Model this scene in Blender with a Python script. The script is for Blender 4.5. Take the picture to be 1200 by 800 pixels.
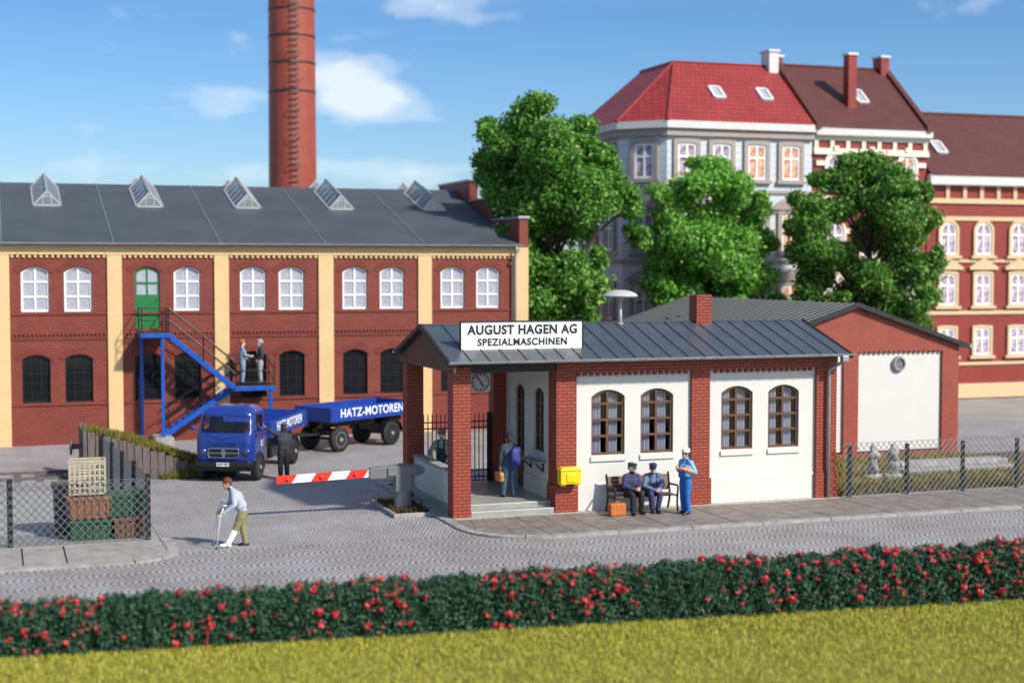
import bpy, bmesh, math, random
import numpy as np
from mathutils import Vector, Matrix, Quaternion
from mathutils.geometry import tessellate_polygon
R = math.radians
for o in list(bpy.data.objects):
    bpy.data.objects.remove(o)
S = bpy.context.scene
COL = S.collection
rnd = random.Random(7)
rng = np.random.default_rng(11)

# ------------------------------------------------------------------ camera
cd = bpy.data.cameras.new('camera')
cam = bpy.data.objects.new('camera', cd)
COL.objects.link(cam)
cam.location = (0, 0, 6.66)
cam.rotation_euler = (R(90) - math.atan(86 / 1750), 0, 0)
cd.sensor_width = 36
cd.lens = 36 * 1750 / 1200
cd.clip_start = .5
cd.clip_end = 3000
cd.dof.use_dof = True
cd.dof.focus_distance = 41.0
cd.dof.aperture_fstop = 0.34
S.camera = cam

# ------------------------------------------------------------------ light
SUN_EL = 39.0
sdir = Vector((.79 * math.cos(R(SUN_EL)), -.613 * math.cos(R(SUN_EL)), math.sin(R(SUN_EL)))).normalized()
sd = bpy.data.lights.new('sun', 'SUN')
sd.energy = 4.4
sd.angle = R(3.0)
sd.color = (1.0, .94, .84)
sun = bpy.data.objects.new('sun', sd)
COL.objects.link(sun)
sun.rotation_euler = sdir.to_track_quat('Z', 'Y').to_euler()
sun.location = (30, -20, 40)

W = bpy.data.worlds.new('World')
S.world = W
W.use_nodes = True
nt = W.node_tree
nt.nodes.clear()


def N(nt, typ, **kw):
    n = nt.nodes.new(typ)
    for k, v in kw.items():
        if k.startswith('i_'):
            n.inputs[k[2:].replace('_', ' ')].default_value = v
        else:
            setattr(n, k, v)
    return n


def math_node(nt, op, a, b=None, c=None, clamp=False):
    n = nt.nodes.new('ShaderNodeMath')
    n.operation = op
    n.use_clamp = clamp
    for i, q in enumerate((a, b, c)):
        if q is None:
            continue
        if isinstance(q, (int, float)):
            n.inputs[i].default_value = q
        else:
            nt.links.new(q, n.inputs[i])
    return n.outputs[0]


def mixrgb(nt, fac, a, b, mode='MIX'):
    n = nt.nodes.new('ShaderNodeMix')
    n.data_type = 'RGBA'
    n.blend_type = mode
    for i, q in ((0, fac), (6, a), (7, b)):
        if isinstance(q, (int, float)):
            n.inputs[i].default_value = q
        elif isinstance(q, tuple):
            n.inputs[i].default_value = (*q, 1) if len(q) == 3 else q
        else:
            nt.links.new(q, n.inputs[i])
    return n.outputs[2]


def ramp(nt, fac, stops, interp='LINEAR'):
    n = nt.nodes.new('ShaderNodeValToRGB')
    cr = n.color_ramp
    cr.interpolation = interp
    while len(cr.elements) < len(stops):
        cr.elements.new(.5)
    for e, (p, c) in zip(cr.elements, stops):
        e.position = p
        e.color = (*c, 1) if len(c) == 3 else c
    nt.links.new(fac, n.inputs[0])
    return n.outputs[0]


sky = N(nt, 'ShaderNodeTexSky', sky_type='NISHITA')
sky.sun_disc = False
sky.sun_elevation = R(SUN_EL)
sky.sun_rotation = math.atan2(sdir.x, sdir.y)
sky.air_density = 1.0
sky.dust_density = .6
sky.ozone_density = 2.0
tc = N(nt, 'ShaderNodeTexCoord')
sep = N(nt, 'ShaderNodeSeparateXYZ')
nt.links.new(tc.outputs['Generated'], sep.inputs[0])
zz = sep.outputs[2]
# direction angles of the sky: azimuth from +Y (x/y) and height
az = math_node(nt, 'ARCTAN2', sep.outputs[0], sep.outputs[1])
tint = ramp(nt, math_node(nt, 'MULTIPLY_ADD', zz, 3.0, .12, clamp=True),
            [(0.0, (.66, .71, .82)), (.16, (.57, .65, .80)), (.34, (.44, .59, .78)), (.62, (.34, .52, .72)), (1, (.98, .95, .92))])
base = mixrgb(nt, 1.0, sky.outputs[0], tint, 'MULTIPLY')
# clouds: noise in direction space, gathered round a few cloud banks
comb = N(nt, 'ShaderNodeCombineXYZ')
nt.links.new(math_node(nt, 'MULTIPLY', az, 1.0), comb.inputs[0])
nt.links.new(math_node(nt, 'MULTIPLY', zz, 2.4), comb.inputs[1])
no = N(nt, 'ShaderNodeTexNoise', i_Scale=24.0, i_Detail=7.0, i_Roughness=.55)
nt.links.new(comb.outputs[0], no.inputs['Vector'])
blobs = [(-.110, .124, .030, .018, 1.15), (-.085, .106, .035, .012, .8), (-.190, .107, .022, .012, .75), (-.268, .095, .03, .012, .45),
         (-.045, .175, .045, .016, .75), (-.23, .150, .06, .02, .32), (-.06, .062, .05, .010, .55), (-.28, .062, .11, .010, .5), (-.13, .068, .04, .008, .4),
         (.06, .088, .03, .012, .5), (.30, .16, .04, .010, .35), (.6, .15, .1, .03, .9), (-.6, .14, .12, .03, .9), (1.0, .2, .2, .05, .8), (-1.1, .2, .2, .05, .8)]
tot = None
for (a0, z0, sa, sz, k) in blobs:
    da = math_node(nt, 'DIVIDE', math_node(nt, 'SUBTRACT', az, a0), sa)
    dz = math_node(nt, 'DIVIDE', math_node(nt, 'SUBTRACT', zz, z0), sz)
    r2 = math_node(nt, 'ADD', math_node(nt, 'MULTIPLY', da, da), math_node(nt, 'MULTIPLY', dz, dz))
    g = math_node(nt, 'MULTIPLY', math_node(nt, 'EXPONENT', math_node(nt, 'MULTIPLY', r2, -.7)), k)
    tot = g if tot is None else math_node(nt, 'ADD', tot, g)
cl = math_node(nt, 'ADD', tot, math_node(nt, 'MULTIPLY_ADD', no.outputs[0], 1.5, -.95))
cl = math_node(nt, 'MULTIPLY', ramp(nt, cl, [(.12, (0, 0, 0)), (.45, (.38, .38, .38)), (.95, (1, 1, 1))], 'EASE'), .72)
col = mixrgb(nt, cl, base, (5.6, 5.9, 6.2))
bg = N(nt, 'ShaderNodeBackground', i_Strength=.15)
nt.links.new(col, bg.inputs[0])
wo = N(nt, 'ShaderNodeOutputWorld')
nt.links.new(bg.outputs[0], wo.inputs[0])
S.view_settings.view_transform = 'Standard'
S.view_settings.look = 'None'
S.view_settings.gamma = 1
S.view_settings.exposure = 0.26
S.view_settings.use_curve_mapping = False
S.render.engine = 'CYCLES'
S.cycles.max_bounces = 6
S.cycles.transparent_max_bounces = 12

# ------------------------------------------------------------------ materials
MATS = {}


def newmat(name):
    m = bpy.data.materials.new(name)
    m.use_nodes = True
    MATS[name] = m
    t = m.node_tree
    b = t.nodes['Principled BSDF']
    return m, t, b


def pm(name, c, rough=.6, var=.12, scale=6.0, bump=0.0, metal=0.0, spec=.5, coat=0.0, bscale=None):
    """plain paint / stone / cloth with a faint mottling"""
    m, t, b = newmat(name)
    tc = N(t, 'ShaderNodeTexCoord')
    no = N(t, 'ShaderNodeTexNoise', i_Scale=scale, i_Detail=5.0, i_Roughness=.6)
    t.links.new(tc.outputs['Object'], no.inputs['Vector'])
    lo = tuple(max(0, k * (1 - var)) for k in c)
    hi = tuple(min(1, k * (1 + var)) for k in c)
    t.links.new(ramp(t, no.outputs[0], [(.3, lo), (.7, hi)]), b.inputs['Base Color'])
    b.inputs['Roughness'].default_value = rough
    b.inputs['Metallic'].default_value = metal
    b.inputs['Specular IOR Level'].default_value = spec
    b.inputs['Coat Weight'].default_value = coat
    if bump:
        n2 = N(t, 'ShaderNodeTexNoise', i_Scale=bscale or scale * 6, i_Detail=4.0)
        t.links.new(tc.outputs['Object'], n2.inputs['Vector'])
        bp = N(t, 'ShaderNodeBump', i_Strength=bump, i_Distance=.02)
        t.links.new(n2.outputs[0], bp.inputs['Height'])
        t.links.new(bp.outputs[0], b.inputs['Normal'])
    return m


def wall_vec(t):
    tc = N(t, 'ShaderNodeTexCoord')
    p = N(t, 'ShaderNodeSeparateXYZ')
    n = N(t, 'ShaderNodeSeparateXYZ')
    t.links.new(tc.outputs['Object'], p.inputs[0])
    t.links.new(tc.outputs['Normal'], n.inputs[0])
    g = math_node(t, 'GREATER_THAN', math_node(t, 'ABSOLUTE', n.outputs[0]), .7)
    d = math_node(t, 'SUBTRACT', p.outputs[1], p.outputs[0])
    x = math_node(t, 'MULTIPLY_ADD', g, d, p.outputs[0])
    c = N(t, 'ShaderNodeCombineXYZ')
    t.links.new(x, c.inputs[0])
    t.links.new(p.outputs[2], c.inputs[1])
    return c.outputs[0], tc


def brick(name, c1, c2, mortar, w=.25, h=.085, mort=.012, rough=.55, bump=.6, var=.18):
    m, t, b = newmat(name)
    v, tc = wall_vec(t)
    br = N(t, 'ShaderNodeTexBrick', i_Scale=1.0)
    br.inputs['Color1'].default_value = (*c1, 1)
    br.inputs['Color2'].default_value = (*c2, 1)
    br.inputs['Mortar'].default_value = (*mortar, 1)
    br.inputs['Mortar Size'].default_value = mort
    br.inputs['Mortar Smooth'].default_value = .25
    br.inputs['Brick Width'].default_value = w
    br.inputs['Row Height'].default_value = h
    t.links.new(v, br.inputs['Vector'])
    no = N(t, 'ShaderNodeTexNoise', i_Scale=.9, i_Detail=6.0, i_Roughness=.65)
    t.links.new(tc.outputs['Object'], no.inputs['Vector'])
    dirt = ramp(t, no.outputs[0], [(.3, (1 - var,) * 3), (.7, (1 + var * .5,) * 3)])
    t.links.new(mixrgb(t, 1.0, br.outputs[0], dirt, 'MULTIPLY'), b.inputs['Base Color'])
    b.inputs['Roughness'].default_value = rough
    bp = N(t, 'ShaderNodeBump', i_Strength=bump, i_Distance=.012, invert=True)
    t.links.new(br.outputs['Fac'], bp.inputs['Height'])
    t.links.new(bp.outputs[0], b.inputs['Normal'])
    return m


brick('factory_brick', (.26, .043, .022), (.205, .034, .019), (.14, .033, .023), w=.26, h=.09, mort=.016)
brick('gate_brick', (.40, .062, .025), (.33, .05, .022), (.13, .035, .026), w=.25, h=.092, mort=.016, bump=1.0)
brick('hall_brick', (.36, .066, .035), (.31, .055, .03), (.24, .075, .055), w=.26, h=.09, mort=.012)
brick('house_brick', (.30, .036, .025), (.26, .03, .022), (.22, .035, .027), w=.26, h=.09)
brick('chimney_brick', (.34, .062, .032), (.30, .055, .029), (.27, .065, .042), w=.26, h=.09, bump=.2)
brick('yellow_brick', (.72, .50, .24), (.68, .46, .22), (.66, .46, .23), w=.26, h=.09, bump=.25, var=.08)
brick('grey_facade', (.60, .64, .68), (.58, .62, .66), (.45, .48, .51), w=40, h=.34, mort=.02, bump=.5, var=.06)
brick('red_tile', (.34, .035, .033), (.28, .028, .026), (.16, .016, .015), w=.26, h=.24, mort=.02, bump=.8)
brick('brown_tile', (.115, .030, .025), (.098, .026, .021), (.07, .017, .014), w=.26, h=.24, mort=.02, bump=.6)
pm('plaster', (.63, .62, .58), .8, .025, 1.2, .15, bscale=40)
pm('grey_plaster', (.56, .55, .50), .8, .06, 2.0, .15, bscale=30)
pm('concrete', (.30, .295, .285), .85, .15, 3, .3)
pm('floor_grey', (.30, .31, .28), .35, .12, 4)
pm('slab', (.205, .175, .155), .7, .3, 2.2, .3, bscale=14)
pm('kerb_stone', (.30, .285, .27), .65, .3, 3.0, .3, bscale=14)
pm('joint', (.03, .027, .024), .9)
pm('pebble', (.38, .36, .33), .85, .6, 14, 1.0, bscale=24)
pm('roof_slate', (.058, .068, .084), .36, .16, 1.3, .05, spec=.55)
pm('roof_felt', (.060, .067, .078), .62, .16, .5, .2, bscale=60)
pm('hall_roof', (.055, .065, .066), .5, .2, .6)
pm('seam', (.018, .02, .024), .5)
pm('seam_pale', (.15, .165, .175), .5)
pm('zinc', (.33, .35, .37), .42, .15, 4, metal=.35)
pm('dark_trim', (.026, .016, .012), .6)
pm('brown_board', (.105, .047, .026), .55, .15, 3)
pm('brown_frame', (.115, .055, .028), .5, .15, 8)
pm('white_frame', (.84, .84, .83), .45, .02)
pm('cream', (.72, .66, .54), .7, .05, 2)
pm('stone_trim', (.36, .30, .27), .75, .1, 3)
pm('white_stone', (.62, .61, .60), .7, .06, 3)
pm('ochre_trim', (.62, .46, .27), .7, .06, 3)
pm('green_paint', (.012, .17, .045), .42, .15, 5)
pm('blue_paint', (.012, .038, .235), .22, .05, 3, coat=.6)
pm('blue_steel', (.010, .075, .38), .38, .12, 3)
pm('blue_bed', (.012, .05, .28), .4, .1, 3)
pm('black_steel', (.012, .012, .013), .4, .2)
pm('black_plastic', (.014, .014, .015), .35, .2)
pm('iron', (.018, .018, .02), .45, .2)
pm('tyre', (.014, .014, .014), .75, .2)
pm('rim', (.42, .43, .44), .35, .1, metal=.5)
pm('chrome', (.62, .63, .64), .18, .03, metal=1.0)
pm('lamp_glass', (.03, .05, .10), .05, .05)
pm('white_paint', (.80, .79, .78), .45, .03)
pm('letter_white', (.78, .80, .84), .5, .03)
pm('sign_white', (.82, .82, .80), .45, .01)
pm('letter_black', (.014, .013, .014), .5, .05)
pm('red_paint', (.72, .035, .018), .38, .06)
pm('barrier_grey', (.155, .16, .165), .5, .1, 4)
pm('post_yellow', (.86, .58, .006), .38, .03, 4)
pm('clock_face', (.30, .29, .28), .6, .05)
pm('wire', (.22, .23, .245), .4, .15, metal=.5)
pm('fence_post', (.015, .015, .017), .6, .2)
pm('old_wood', (.125, .105, .095), .85, .3, 5, .6)
pm('crate_orange', (.27, .105, .042), .7, .15, 4)
pm('crate_green', (.022, .085, .036), .65, .2, 4)
pm('crate_brown', (.16, .07, .032), .75, .2, 4)
pm('crate_beige', (.42, .37, .27), .7, .1, 4)
pm('rubble', (.34, .32, .31), .9, .35, 4, .8)
pm('bench_wood', (.125, .042, .024), .45, .2, 6)
pm('leather_orange', (.47, .13, .022), .55, .25, 14, .2)
pm('leather_tan', (.42, .19, .055), .55, .2, 12)
pm('bag_blue', (.025, .035, .20), .6, .25, 14)
pm('siren_cap', (.45, .46, .43), .5, .05)
pm('bark', (.055, .035, .022), .9, .3, 4, .8)
pm('soil', (.085, .06, .035), .95, .4, 3, .6)
pm('skin', (.62, .33, .215), .5, .08, 18)
pm('mouth', (.30, .08, .06), .5)
pm('eye_dark', (.02, .015, .012), .4)


def two_tone(name, base, stripe, scale, thr=.5):
    pass


# dark panes of the factory's lower windows, frosted panes upstairs
m, t, b = newmat('dark_glass')
b.inputs['Base Color'].default_value = (.012, .013, .016, 1)
b.inputs['Roughness'].default_value = .06
b.inputs['Specular IOR Level'].default_value = .5
m, t, b = newmat('frosted_glass')
v, tc = wall_vec(t)
no = N(t, 'ShaderNodeTexNoise', i_Scale=5.0, i_Detail=6.0)
t.links.new(v, no.inputs['Vector'])
t.links.new(ramp(t, no.outputs[0], [(.3, (.33, .335, .39)), (.7, (.42, .43, .49))]), b.inputs['Base Color'])
b.inputs['Roughness'].default_value = .25


def clear_glass(name, tr=(.93, .95, .96), fac_min=.06, rough=.03):
    m, t, b = newmat(name)
    t.nodes.remove(b)
    out = t.nodes['Material Output']
    a = N(t, 'ShaderNodeBsdfTransparent')
    a.inputs[0].default_value = (*tr, 1)
    g = N(t, 'ShaderNodeBsdfGlossy', i_Roughness=rough)
    lw = N(t, 'ShaderNodeLayerWeight', i_Blend=.5)
    f = math_node(t, 'MULTIPLY_ADD', math_node(t, 'POWER', lw.outputs[1], 5.0), .9, .04, clamp=True)
    mx = N(t, 'ShaderNodeMixShader')
    t.links.new(math_node(t, 'MAXIMUM', f, fac_min), mx.inputs[0])
    t.links.new(a.outputs[0], mx.inputs[1])
    t.links.new(g.outputs[0], mx.inputs[2])
    t.links.new(mx.outputs[0], out.inputs[0])
    return m


clear_glass('clear_glass')
clear_glass('skylight_glass', (.55, .58, .60), .35, .4)

# striped curtain: lavender, white and grey folds
m, t, b = newmat('curtain')
tc = N(t, 'ShaderNodeTexCoord')
sp = N(t, 'ShaderNodeSeparateXYZ')
t.links.new(tc.outputs['Object'], sp.inputs[0])
fr = math_node(t, 'FRACT', math_node(t, 'MULTIPLY', math_node(t, 'ADD', sp.outputs[0], sp.outputs[1]), 9.5))
t.links.new(ramp(t, fr, [(0, (.78, .76, .84)), (.22, (.36, .33, .48)), (.38, (.88, .86, .89)), (.62, (.46, .45, .60)), (.8, (.90, .89, .92)), (1, (.78, .76, .84))]), b.inputs['Base Color'])
b.inputs['Roughness'].default_value = .9


def curtain_mat(name, a, c):
    m, t, b = newmat(name)
    tc = N(t, 'ShaderNodeTexCoord')
    sp = N(t, 'ShaderNodeSeparateXYZ')
    t.links.new(tc.outputs['Object'], sp.inputs[0])
    no = N(t, 'ShaderNodeTexNoise', i_Scale=3.0, i_Detail=3.0)
    t.links.new(tc.outputs['Object'], no.inputs['Vector'])
    t.links.new(ramp(t, no.outputs[0], [(.35, a), (.62, c)]), b.inputs['Base Color'])
    b.inputs['Roughness'].default_value = .6
    b.inputs['Specular IOR Level'].default_value = .2


curtain_mat('curtain_orange', (.58, .17, .06), (.74, .50, .38))
curtain_mat('curtain_lilac', (.22, .13, .22), (.62, .52, .58))


# wood grain planks
m, t, b = newmat('plank')
tc = N(t, 'ShaderNodeTexCoord')
mp = N(t, 'ShaderNodeMapping')
mp.inputs['Scale'].default_value = (14, 14, 1.2)
t.links.new(tc.outputs['Object'], mp.inputs[0])
no = N(t, 'ShaderNodeTexNoise', i_Scale=2.0, i_Detail=6.0, i_Roughness=.7)
t.links.new(mp.outputs[0], no.inputs['Vector'])
t.links.new(ramp(t, no.outputs[0], [(.3, (.055, .043, .04)), (.7, (.19, .16, .15))]), b.inputs['Base Color'])
b.inputs['Roughness'].default_value = .85
bp = N(t, 'ShaderNodeBump', i_Strength=.6, i_Distance=.02)
t.links.new(no.outputs[0], bp.inputs['Height'])
t.links.new(bp.outputs[0], b.inputs['Normal'])


def paving(name, swap, band, course, bulge, stone, dark):
    """segmental-arch setts: bands of courses that bow, with joints"""
    m, t, b = newmat(name)
    tc = N(t, 'ShaderNodeTexCoord')
    sp = N(t, 'ShaderNodeSeparateXYZ')
    t.links.new(tc.outputs['Object'], sp.inputs[0])
    nz = N(t, 'ShaderNodeTexNoise', i_Scale=2.2, i_Detail=3.0)
    t.links.new(tc.outputs['Object'], nz.inputs['Vector'])
    wob = math_node(t, 'MULTIPLY_ADD', nz.outputs[0], .16, -.08)
    X, Y = sp.outputs[0], sp.outputs[1]
    if swap:
        X, Y = Y, X
    Yb = math_node(t, 'DIVIDE', math_node(t, 'ADD', Y, wob), band)
    ty = math_node(t, 'MULTIPLY_ADD', math_node(t, 'FRACT', Yb), 2.0, -1.0)
    arc = math_node(t, 'MULTIPLY', math_node(t, 'SUBTRACT', 1.0, math_node(t, 'MULTIPLY', ty, ty)), bulge)
    ph = math_node(t, 'DIVIDE', math_node(t, 'ADD', math_node(t, 'ADD', X, arc), math_node(t, 'MULTIPLY', wob, .35)), course)
    fp = math_node(t, 'FRACT', ph)
    j1 = math_node(t, 'ABSOLUTE', math_node(t, 'MULTIPLY_ADD', fp, 2.0, -1.0))      # 1 at the joint
    row = math_node(t, 'FLOOR', ph)
    off = math_node(t, 'FRACT', math_node(t, 'MULTIPLY', row, .5))
    fc = math_node(t, 'FRACT', math_node(t, 'ADD', math_node(t, 'MULTIPLY', Yb, band / .105), off))
    j2 = math_node(t, 'ABSOLUTE', math_node(t, 'MULTIPLY_ADD', fc, 2.0, -1.0))
    jj = math_node(t, 'MAXIMUM', j1, math_node(t, 'MULTIPLY_ADD', j2, .9, .0))
    jm = ramp(t, jj, [(.50, (0, 0, 0)), (.78, (1, 1, 1))])
    n2 = N(t, 'ShaderNodeTexNoise', i_Scale=.55, i_Detail=7.0, i_Roughness=.6)
    t.links.new(tc.outputs['Object'], n2.inputs['Vector'])
    n3 = N(t, 'ShaderNodeTexNoise', i_Scale=9.0, i_Detail=3.0)
    t.links.new(tc.outputs['Object'], n3.inputs['Vector'])
    c0 = ramp(t, n2.outputs[0], [(.32, tuple(k * .8 for k in stone)), (.5, stone), (.68, (stone[0] * 1.12, stone[1] * 1.2, stone[2] * 1.3))])
    c0 = mixrgb(t, 1.0, c0, ramp(t, n3.outputs[0], [(.3, (.8, .8, .8)), (.7, (1.15, 1.15, 1.15))]), 'MULTIPLY')
    t.links.new(mixrgb(t, math_node(t, 'MULTIPLY', jm, .66), c0, dark), b.inputs['Base Color'])
    b.inputs['Roughness'].default_value = .62
    bp = N(t, 'ShaderNodeBump', i_Strength=.75, i_Distance=.03, invert=True)
    t.links.new(jm, bp.inputs['Height'])
    t.links.new(bp.outputs[0], b.inputs['Normal'])
    return m


paving('road_setts', False, .95, .15, .24, (.42, .395, .385), (.08, .062, .054))
paving('yard_setts', True, .70, .13, .15, (.44, .42, .42), (.115, .097, .092))
pm('earth', (.29, .275, .255), .95, .2, .3, .3)
pm('slab_pale', (.31, .285, .265), .7, .25, 2.2, .3, bscale=14)
pm('alu', (.40, .41, .42), .45, .1, 4, metal=.2)


def leafmat(name, stops, rough=.55, transl=.35):
    m, t, b = newmat(name)
    out = t.nodes['Material Output']
    g = N(t, 'ShaderNodeNewGeometry')
    c = ramp(t, g.outputs['Random Per Island'], stops)
    t.links.new(c, b.inputs['Base Color'])
    b.inputs['Roughness'].default_value = rough
    b.inputs['Specular IOR Level'].default_value = .3
    if transl:
        tr = N(t, 'ShaderNodeBsdfTranslucent')
        t.links.new(c, tr.inputs[0])
        mx = N(t, 'ShaderNodeMixShader')
        mx.inputs[0].default_value = transl
        t.links.new(b.outputs[0], mx.inputs[1])
        t.links.new(tr.outputs[0], mx.inputs[2])
        t.links.new(mx.outputs[0], out.inputs[0])
    return m


leafmat('leaf_bright', [(0, (.07, .22, .022)), (.5, (.17, .44, .05)), (.85, (.32, .60, .12)), (1, (.42, .62, .20))], transl=.35)
leafmat('leaf_mid', [(0, (.05, .16, .02)), (.5, (.12, .32, .04)), (.85, (.25, .48, .09)), (1, (.34, .46, .14))], transl=.35)
leafmat('leaf_dark', [(0, (.045, .13, .02)), (.5, (.105, .27, .038)), (.85, (.22, .44, .08)), (1, (.32, .40, .12))], transl=.35)
leafmat('hedge_leaf', [(0, (.016, .052, .027)), (.5, (.036, .098, .052)), (1, (.078, .165, .09))], transl=.15)
leafmat('blossom', [(0, (.50, .025, .035)), (.6, (.68, .06, .07)), (1, (.80, .20, .20))], transl=.1)
leafmat('lawn_blade', [(0, (.13, .17, .02)), (.25, (.34, .38, .035)), (.5, (.47, .48, .06)), (.8, (.62, .56, .11)), (.93, (.42, .26, .06)), (1, (.20, .13, .04))], transl=.2)
leafmat('bank_blade', [(0, (.07, .055, .014)), (.4, (.17, .16, .03)), (.75, (.31, .30, .05)), (1, (.22, .11, .035))], transl=.15)
leafmat('rough_blade', [(0, (.14, .11, .025)), (.5, (.26, .21, .05)), (1, (.36, .31, .09))], transl=.15)
leafmat('moss_blade', [(0, (.05, .025, .012)), (.5, (.10, .055, .02)), (1, (.11, .10, .03))], transl=.1)
pm('lawn_soil', (.20, .18, .03), .95, .3, 4)
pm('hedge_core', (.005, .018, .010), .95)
pm('crown_core', (.008, .028, .007), .95)


# ------------------------------------------------------------------ building helpers
def link(o, parent=None):
    COL.objects.link(o)
    if parent is not None:
        o.parent = parent
    return o


def tag(o, label=None, cat=None, group=None, kind=None):
    if label:
        o['label'] = label
    if cat:
        o['category'] = cat
    if group:
        o['group'] = group
    if kind:
        o['kind'] = kind
    return o


def empty(name, loc=(0, 0, 0), rz=0.0, label=None, cat=None, group=None):
    o = bpy.data.objects.new(name, None)
    o.empty_display_size = .3
    o.location = loc
    o.rotation_euler = (0, 0, rz)
    link(o)
    return tag(o, label, cat, group)


def copy_tree(o, parent=None):
    c = o.copy()
    COL.objects.link(c)
    if parent is not None:
        c.parent = parent
    for ch in list(o.children):
        copy_tree(ch, c)
    return c


def put(o, x, y, z=0.0, rz=None, label=None, group=None):
    o.location = (x, y, z)
    if rz is not None:
        o.rotation_euler = (0, 0, rz)
    if label:
        o['label'] = label
    if group:
        o['group'] = group
    return o


class MB:
    def __init__(s):
        s.v, s.f, s.mi = [], [], []

    def add(s, vs, fs, mi=0):
        k = len(s.v)
        s.v += [tuple(map(float, p)) for p in vs]
        for f in fs:
            s.f.append([i + k for i in f])
            s.mi.append(mi)
        return s

    def box(s, x0, x1, y0, y1, z0, z1, mi=0):
        vs = [(x, y, z) for x in (x0, x1) for y in (y0, y1) for z in (z0, z1)]
        return s.add(vs, [(0, 1, 3, 2), (4, 6, 7, 5), (0, 4, 5, 1), (2, 3, 7, 6), (0, 2, 6, 4), (1, 5, 7, 3)], mi)

    def hexa(s, bottom, top, mi=0):
        n = len(bottom)
        vs = list(bottom) + list(top)
        fs = [tuple(range(n))[::-1], tuple(range(n, 2 * n))]
        fs += [(i, (i + 1) % n, n + (i + 1) % n, n + i) for i in range(n)]
        return s.add(vs, fs, mi)

    def bar(s, p, q, w, h, up=(0, 0, 1), mi=0):
        p, q = Vector(p), Vector(q)
        d = (q - p).normalized()
        u = Vector(up)
        if abs(d.dot(u)) > .98:
            u = Vector((0, 1, 0))
        a = d.cross(u).normalized() * w / 2
        c = a.cross(d).normalized() * h / 2
        k = [a + c, -a + c, -a - c, a - c]
        return s.hexa([p + i for i in k], [q + i for i in k], mi)

    def tube(s, pts, r, n=8, mi=0, caps=True):
        pts = [Vector(p) for p in pts]
        rs = r if isinstance(r, (list, tuple)) else [r] * len(pts)
        rings = []
        prev = None
        for i, p in enumerate(pts):
            d = (pts[min(i + 1, len(pts) - 1)] - pts[max(i - 1, 0)]).normalized()
            if prev is None:
                a = d.orthogonal().normalized()
            else:
                a = (prev - d * prev.dot(d)).normalized()
            prev = a
            c = d.cross(a)
            rings.append([p + (a * math.cos(2 * math.pi * k / n) + c * math.sin(2 * math.pi * k / n)) * rs[i] for k in range(n)])
        vs = [q for rr in rings for q in rr]
        fs = [(i * n + k, i * n + (k + 1) % n, (i + 1) * n + (k + 1) % n, (i + 1) * n + k) for i in range(len(pts) - 1) for k in range(n)]
        if caps:
            fs += [tuple(range(n))[::-1], tuple(range((len(pts) - 1) * n, len(pts) * n))]
        return s.add(vs, fs, mi)

    def lathe(s, prof, n=24, origin=(0, 0, 0), axis='z', mi=0):
        """prof: (radius, height) pairs"""
        o = Vector(origin)
        vs, fs = [], []
        m = len(prof)
        for k in range(n):
            a = 2 * math.pi * k / n
            for r, h in prof:
                r = max(r, 1e-4)
                p = (r * math.cos(a), r * math.sin(a), h)
                if axis == 'x':
                    p = (h, r * math.cos(a), r * math.sin(a))
                elif axis == 'y':
                    p = (r * math.cos(a), h, r * math.sin(a))
                vs.append(o + Vector(p))
        for k in range(n):
            k2 = (k + 1) % n
            for i in range(m - 1):
                fs.append((k * m + i, k2 * m + i, k2 * m + i + 1, k * m + i + 1))
        fs.append([k * m for k in range(n)])
        fs.append([k * m + m - 1 for k in range(n)])
        return s.add(vs, fs, mi)

    def prism(s, poly, plane, d0, d1, holes=(), mi=0):
        loops = [list(poly)] + [list(h) for h in holes]

        def P(a, b, d):
            return {'xz': (a, d, b), 'xy': (a, b, d), 'yz': (d, a, b)}[plane]
        flat = [q for lp in loops for q in lp]
        tris = tessellate_polygon([[Vector((a, b, 0)) for a, b in lp] for lp in loops])
        n = len(flat)
        vs = [P(a, b, d0) for a, b in flat] + [P(a, b, d1) for a, b in flat]
        fs = [tuple(t) for t in tris] + [tuple(i + n for i in reversed(t)) for t in tris]
        k = 0
        for lp in loops:
            c = len(lp)
            for i in range(c):
                a, b = k + i, k + (i + 1) % c
                fs.append((a, b, b + n, a + n))
            k += c
        return s.add(vs, fs, mi)

    def mesh(s, name, mats, smooth=False, recalc=True):
        me = bpy.data.meshes.new(name)
        me.from_pydata(s.v, [], s.f)
        if isinstance(mats, str):
            mats = [mats]
        for m in mats:
            me.materials.append(MATS[m])
        if len(mats) > 1:
            me.polygons.foreach_set('material_index', s.mi)
        if recalc:
            bm = bmesh.new()
            bm.from_mesh(me)
            bmesh.ops.recalc_face_normals(bm, faces=bm.faces)
            bm.to_mesh(me)
            bm.free()
        if smooth:
            me.polygons.foreach_set('use_smooth', [True] * len(me.polygons))
        me.update()
        return me

    def build(s, name, mats, parent=None, smooth=False, bevel=0.0, loc=None, segs=2, auto=None, recalc=True):
        o = bpy.data.objects.new(name, s.mesh(name, mats, smooth or bool(auto), recalc))
        link(o, parent)
        if loc:
            o.location = loc
        if auto:
            o.data.set_sharp_from_angle(angle=R(auto))
        if bevel:
            md = o.modifiers.new('bevel', 'BEVEL')
            md.width = bevel
            md.segments = segs
            md.limit_method = 'ANGLE'
            md.angle_limit = R(35)
        return o


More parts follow.
